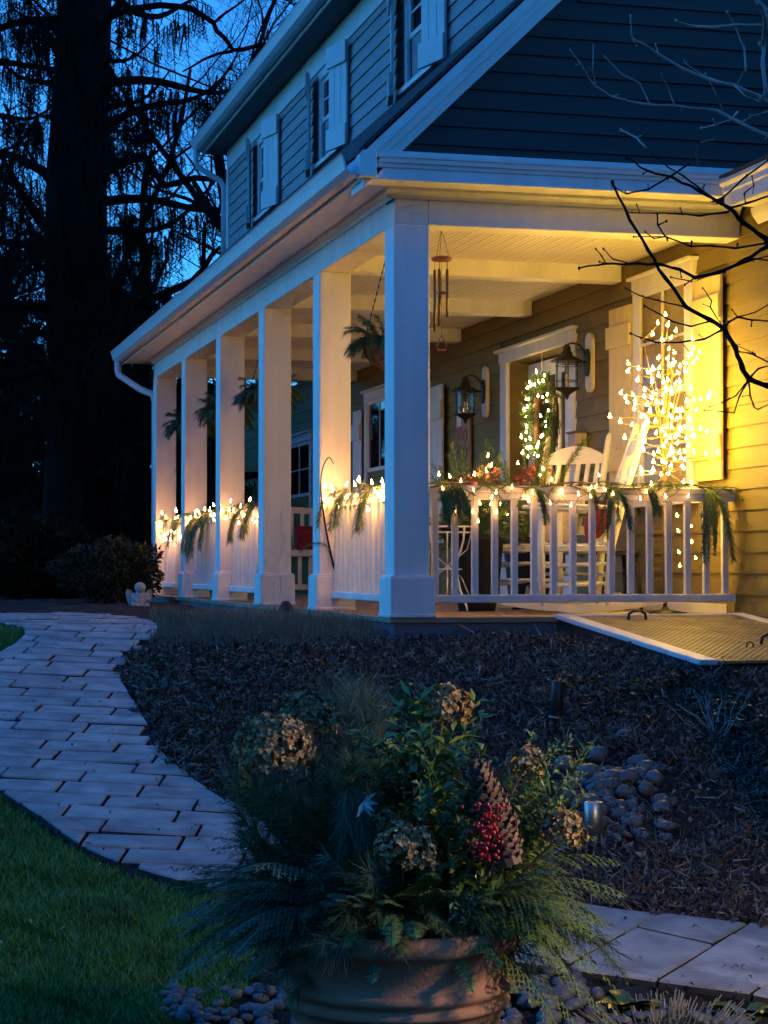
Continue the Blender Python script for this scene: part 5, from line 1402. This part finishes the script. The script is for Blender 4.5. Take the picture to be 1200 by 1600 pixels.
# broadleaf twigs (centre): tall bay-like and small-leaved box
for k in range(26):
    px, py = rg.uniform(600, 760), rg.uniform(1080, 1230); a = ap(660+rg.uniform(-40, 50), 1420, 5.28); b = ap(px, py, 5.26+rg.uniform(-.12, .16))
    mb = MB(); leafy_twig(mb, a, b-a, (b-a).length*1.02, .06, .021, 50, .1, rg); mb.build('leafy_twig', 'leafgreen', arr)
for k in range(30):
    px, py = rg.uniform(595, 745), rg.uniform(1180, 1400); a = ap(665, 1430, 5.26); b = ap(px, py, 5.14+rg.uniform(-.08, .08))
    mb = MB(); leafy_twig(mb, a, b-a, (b-a).length, .032, .014, 70, .3, rg, .0018); mb.build('box_twig', 'boxleaf', arr)
for k in range(26):
    px, py = rg.uniform(800, 905), rg.uniform(1150, 1300); a = ap(770, 1420, 5.28); b = ap(px, py, 5.24+rg.uniform(-.1, .12))
    mb = MB(); leafy_twig(mb, a, b-a, (b-a).length*1.03, .028, .012, 90, .1, rg, .0018); mb.build('box_twig', 'boxleaf', arr)
for k in range(26):
    px, py = rg.uniform(660, 790), rg.uniform(1180, 1420); a = ap(715, 1430, 5.24); b = ap(px, py, 5.10+rg.uniform(-.06, .06))
    mb = MB(); leafy_twig(mb, a, b-a, (b-a).length, .06, .030, 14, .2, rg); mb.build('holly_twig', 'hollyleaf', arr)
for k in range(10):
    px, py = rg.uniform(690, 770), rg.uniform(1380, 1450); a = ap(700, 1400, 5.08); b = ap(px, py, 5.0)
    mb = MB(); leafy_twig(mb, a, b-a, .10, .045, .013, 10, .4, rg); mb.build('leafy_twig', 'needle_blue', arr)
mb = MB()
for (tx, ty) in ((578, 1262), (585, 1240), (560, 1275), (585, 1255), (548, 1300), (588, 1290)):
    a = ap(568, 1252, 5.06); b = ap(tx, ty, 5.04); mb.leaf(a, b-a, -cf+rvec(rg)*.3, .045, .013, .2)
mb.build('pale_leaf', 'eucalyptus', arr)
# arching palm-like frond at the right
mb = MB(); P = [ap(775, 1225, 5.15), ap(790, 1195, 5.14), ap(812, 1172, 5.13), ap(835, 1170, 5.12), ap(850, 1188, 5.11), ap(858, 1215, 5.1)]
mb.tube(P, [.003, .0028, .0024, .002, .0016, .001], 5)
for i in range(44):
    s = (i+.5)/44*5; j = min(4, int(s)); q = P[j].lerp(P[j+1], s-j); dd = (P[j+1]-P[j]).normalized()
    mb.leaf(q, dd*.5+Vector((0, 0, -.8))+rvec(rg)*.12, -cf, .05, .004, .1)
mb.build('arching_frond', 'leafgreen', arr)
# dried hydrangea heads
def hyd(px, py, d, r, stem_to):
    c = ap(px, py, d); mb = MB(); n = int(300*(r/.08)**2)
    st = MB().tube([stem_to, stem_to.lerp(c, .5)+Vector((0, 0, -.01)), c], [.004, .004, .003], 5)
    for k in range(n):
        v = rvec(rg); v.z = v.z if v.z > -.5 else -v.z
        rr = r*(rg.uniform(.55, 1.0)**.5)*(1+.18*noise.noise(v*3+Vector((px, 0, 0))))
        q = c+Vector((v.x*rr, v.y*rr, v.z*rr*.85)); s = rg.uniform(.014, .024)
        for w_ in range(3):
            o = rvec(rg); o = (o-v*o.dot(v)).normalized(); mb.leaf(q, o+v*rg.uniform(.1, .8), v+rvec(rg)*.4, s, s*.8, rg.uniform(-.3, .6))
    h_ = mb.build('hydrangea_head', 'hydrangea', arr); st.build('stem', 'wood', h_)
ctr = Vector((0, 0, -.02))
for (px, py, d, r) in ((428, 1172, 5.20, .104), (478, 1126, 5.36, .084), (694, 1108, 5.22, .068), (632, 1332, 5.02, .080), (822, 1192, 5.14, .046), (880, 1300, 5.14, .056), (600, 1290, 5.1, .04)):
    hyd(px, py, d, r, ctr+cr*((px-619)/3150*5.3*.35))
# big cone
mb = MB(); a, b = ap(798, 1352, 5.02), ap(745, 1200, 5.05); ax = (b-a); Lc = ax.length; ax.normalize(); e1 = ax.orthogonal().normalized(); e2 = ax.cross(e1)
n = 210
mb.tube([a-ax*.0, a.lerp(b, .3), a.lerp(b, .7), b], [.030, .036, .028, .012], 10)
for k in range(n):
    s = k/n; th = k*2.39996; rr = .052*math.sin(math.pi*min(1, .16+.80*s))**.6*(1-.25*s)
    o = e1*math.cos(th)+e2*math.sin(th); sd_ = ax.cross(o); q = a+ax*(Lc*s)+o*(rr*.35)
    tip = q+o*rr*.75*rg.uniform(.8, 1.15)+ax*.020+rvec(rg)*.004; w0, w1 = .009, .0125*(1-.3*s)*rg.uniform(.75, 1.2)
    up_ = ax*.003
    mb.add([q-sd_*w0, q+sd_*w0, tip+sd_*w1, tip+ax*.008+o*.003, tip-sd_*w1, q-sd_*w0+up_, q+sd_*w0+up_, tip+sd_*w1+up_, tip+ax*.008+up_+o*.003, tip-sd_*w1+up_],
           [(0, 4, 3, 2, 1), (5, 6, 7, 8, 9), (0, 1, 6, 5), (1, 2, 7, 6), (2, 3, 8, 7), (3, 4, 9, 8), (4, 0, 5, 9)])
mb.build('pine_cone', 'cone', arr)
# red berries
bc = MB(); rg2 = random.Random(77)
for k in range(105):
    px = 758+rg2.gauss(0, 12)+(rg2.uniform(0, 18) if rg2.random() < .3 else 0); py = 1300+rg2.uniform(-46, 44)
    c = ap(px, py, 4.95+rg2.uniform(-.015, .03)); r_b = rg2.uniform(.0045, .0066); bc.ell(c, r_b, r_b, r_b, 7, 5)
bo = bc.build('berry_cluster', 'berry', arr, True); bo['kind'] = 'stuff'
mb = MB()
for k in range(7): mb.tube([ap(765, 1370, 5.05), ap(760+rg2.uniform(-18, 22), 1300+rg2.uniform(-40, 30), 4.975)], .0018, 4)
mb.build('stem', 'wood', bo)

# ================================================================== garden lights, stones, small plants
def path_light(label, px, py, hpx, wpx, mtl, tilt=0., head=True, ring=False):
    b = hit(px, py); d = (b-CAM).dot(FWD); s = d/3150; t = thing('garden_light', label, 'garden light', b)
    H = hpx*s; r = wpx*s/2
    Mx = Matrix.Rotation(tilt, 4, FWD)
    m1 = MB(); m1.M = Mx; m1.tube([(0, 0, -.06), (0, 0, H*.35)], r*.28, 8); m1.build('stake', 'black', t)
    m1 = MB(); m1.M = Mx; m1.lathe([(r*.55, H*.30), (r*1.12, H*.31), (r*1.12, H*.345), (r*.55, H*.35)], 20); m1.build('collar', 'brass' if not ring else 'black', t, True)
    m1 = MB(); m1.M = Mx; m1.lathe([(r*.9, H*.352), (r, H*.36), (r, H*.985), (r*.92, H), (r*.6, H), (r*.55, H*.96), (0, H*.96)], 28); m1.build('body', mtl, t, True)
    if ring: m1 = MB(); m1.M = Mx; m1.lathe([(r*1.02, H*.86), (r*1.06, H*.865), (r*1.06, H*.90), (r*1.02, H*.905)], 24); m1.build('ring', 'brass', t, True)
    return t
path_light('brass cylinder garden light right of the planter beside the cobbles', 928, 1345, 92, 30, 'brass')
path_light('dark tilted garden light in the bed below the porch railing', 866, 1148, 84, 21, 'black', R(5))
path_light('dark garden light with a brass collar tucked against the pot', 789, 1560, 100, 32, 'black', 0, True, True)
# stones
rg = random.Random(301); smesh = []
for k in range(6):
    mb = MB(); mb.ell((0, 0, 0), 1, rg.uniform(.55, .95), rg.uniform(.4, .75), 8, 5, .10, rg); smesh.append(mb.mesh('stone', 'river', True))
def stone(px, py, spx, parent, lift=.08, zf=bedz):
    c = hit(px, py); d = (c-CAM).dot(FWD); r = spx*d/3150/2
    z = zf(c.x, c.y)+.012
    inst('stone', smesh[rg.randrange(6)], parent, (c.x, c.y, z+r*lift), (rg.uniform(-.3, .3), rg.uniform(-.3, .3), rg.uniform(0, 6.28)), (r, r, r*rg.uniform(.8, 1.1)))
k = 0
while k < 105:
    u, v = rg.gauss(0, .5), rg.gauss(0, .5)
    if u*u+v*v > 1: continue
    px, py = 965+u*95+v*25, 1262+v*75
    stone(px, py, rg.uniform(15, 42), garden_bed, rg.uniform(.0, .35)); k += 1
for (px, py, s) in ((850, 1146, 22), (882, 1148, 24), (975, 1168, 34), (1040, 1310, 44), (1000, 1222, 40), (955, 1240, 34), (930, 1258, 30), (1030, 1215, 26)): stone(px, py, s, garden_bed)
for k in range(85): stone(rg.uniform(255, 470), rg.uniform(1562, 1625), rg.uniform(16, 34), pot_bed)
for k in range(70): stone(rg.uniform(770, 945), rg.uniform(1545, 1625), rg.uniform(20, 44), pot_bed)
for k in range(40): stone(rg.uniform(945, 1200), rg.uniform(1590, 1630), rg.uniform(16, 34), pot_bed)
# dark boulder near the entry
def boulder(label, px, py, wpx, hpx):
    c = hit(px, py); d = (c-CAM).dot(FWD); s = d/3150; mb = MB(); mb.ell((0, 0, hpx*s*.35), wpx*s/2, wpx*s/2, hpx*s*.62, 12, 8, .06, rg)
    o = mb.build('boulder', 'rock', None, True); o.location = c+Vector((0, 0, .03)); tag(o, label, 'boulder')
boulder('small dark rounded boulder standing before the open porch entry', 447, 974, 25, 30)
# stone garden figure: seated angel, body with head, arms and folded wing
c = at(219, 951, 19.5); c.z = gz(c.x, c.y)+.0
t = thing('garden_statue', 'small pale stone figure seated by the boxwood at the porch corner', 'statue', c)
mb = MB(); mb.lathe([(.085, 0), (.092, .02), (.088, .05), (.075, .10), (.062, .14), (.055, .16), (.035, .175)], 14); mb.ell((0, -.01, .205), .05, .05, .055, 12, 8); mb.ell((0, .01, .222), .056, .05, .045, 12, 8)
mb.tube([(-.055, 0, .15), (-.075, -.03, .11), (-.05, -.075, .085)], [.022, .02, .015], 8); mb.tube([(.055, 0, .15), (.075, -.03, .11), (.05, -.075, .085)], [.022, .02, .015], 8)
mb.tube([(-.04, -.03, .04), (-.05, -.11, .045), (-.05, -.13, .01)], [.034, .028, .02], 8); mb.tube([(.04, -.03, .04), (.05, -.11, .045), (.05, -.13, .01)], [.034, .028, .02], 8)
mb.build('body', 'stonefig', t, True)
for sx in (-1, 1):
    mb = MB(); mb.prism([(0, .12), (.05, .19), (.085, .20), (.10, .16), (.085, .09), (.06, .04), (.02, .08)], lambda p, u: (sx*(.03+p[0]), .05+u+p[0]*.3, p[1]), 0, .02); mb.build('wing', 'stonefig', t)
c = hit(160, 975)
# leafy plant, straw tuft and single plants at the bottom right
def rosette(name, label, px, py, n, ll, lw, mtl, seedn, up_=.8, cat='plant'):
    rg = random.Random(seedn); c = hit(px, py); c.z = bedz(c.x, c.y)-.01
    t = thing(name, label, cat, c)
    for k in range(n):
        a = rg.uniform(0, 6.28); d_ = Vector((math.cos(a), math.sin(a), rg.uniform(.3, 1.5)*up_)).normalized(); mb = MB()
        L_ = ll*rg.uniform(.6, 1.1); pts = []; p = Vector((0, 0, 0))
        for i in range(5): pts.append(p.copy()); d_ = (d_+Vector((0, 0, -.22))).normalized(); p = p+d_*L_/5
        sd_ = Vector((-math.sin(a), math.cos(a), 0)); wv = [.15, .7, 1, .8, .05]
        vs = []; 
        for i, q in enumerate(pts): vs += [q-sd_*lw*wv[i]/2+Vector((0, 0, lw*.15*wv[i])), q, q+sd_*lw*wv[i]/2+Vector((0, 0, lw*.15*wv[i]))]
        fs = []
        for i in range(4): fs += [(3*i, 3*i+1, 3*i+4, 3*i+3), (3*i+1, 3*i+2, 3*i+5, 3*i+4)]
        mb.add(vs, fs); mb.build('leaf', mtl, t, True)
    return t
rosette('hellebore', 'dark green leafy plant before the paved path at the bottom right', 985, 1590, 40, .17, .06, 'hollyleaf', 401)
rosette('leafy_plant', 'sparse pale green sprout between the pot and the cobbles', 835, 1585, 9, .16, .035, 'leafgreen', 402)
rosette('leafy_plant', 'dark green leaf clump at the bottom right corner', 1165, 1600, 26, .16, .06, 'hollyleaf', 403)
rosette('leafy_plant', 'pale yellow-green leaf rosette on the lawn left of the pot', 432, 1555, 26, .075, .018, 'straw', 404, 1.4)
rosette('leafy_plant', 'small green rosette beside the bed cobbles', 905, 1185, 22, .12, .05, 'leafgreen', 405)
t = thing('ornamental_grass', 'cut tuft of pale dry grass at the bottom right edge', 'grass tuft', hit(1040, 1612))
rg = random.Random(410); mb = MB()
for k in range(420):
    a = rg.uniform(0, 6.28); r_ = .17*math.sqrt(rg.random()); b = Vector((math.cos(a)*r_, math.sin(a)*r_, -.02)); e = b+Vector((math.cos(a)*r_*.55+rg.uniform(-.03, .03), math.sin(a)*r_*.55+rg.uniform(-.03, .03), rg.uniform(.05, .10)))
    mb.tube([b, e], [.003, .0018], 3)
mb.build('stems', 'palestem', t)
t = thing('ornamental_grass', 'spiky green grass clump in the bed behind the arrangement', 'grass tuft', hit(525, 1130))
mb = MB()
for k in range(90):
    a = rg.uniform(0, 6.28); v = Vector((math.cos(a)*.6, math.sin(a)*.6, 1)); mb.needle(Vector((math.cos(a)*.03, math.sin(a)*.03, 0)), v.normalized(), rg.uniform(.15, .36), .006, Vector((-math.sin(a), math.cos(a), 0)))
mb.build('blades', 'needle_blue', t)
t = thing('pruned_rose', 'low shrub stub of bare stems in the bed below the cellar doors', 'shrub', hit(1120, 1165)); mb = MB()
for k in range(16):
    a = rg.uniform(0, 6.28); p = Vector((0, 0, 0)); d_ = Vector((math.cos(a)*.5, math.sin(a)*.5, .8)).normalized(); pts = [p]
    for i in range(5): d_ = (d_+rvec(rg)*.35).normalized(); p = p+d_*.06; pts.append(p)
    mb.tube(pts, [.004-.0006*i for i in range(6)], 4)
mb.build('stems', 'twig', t)
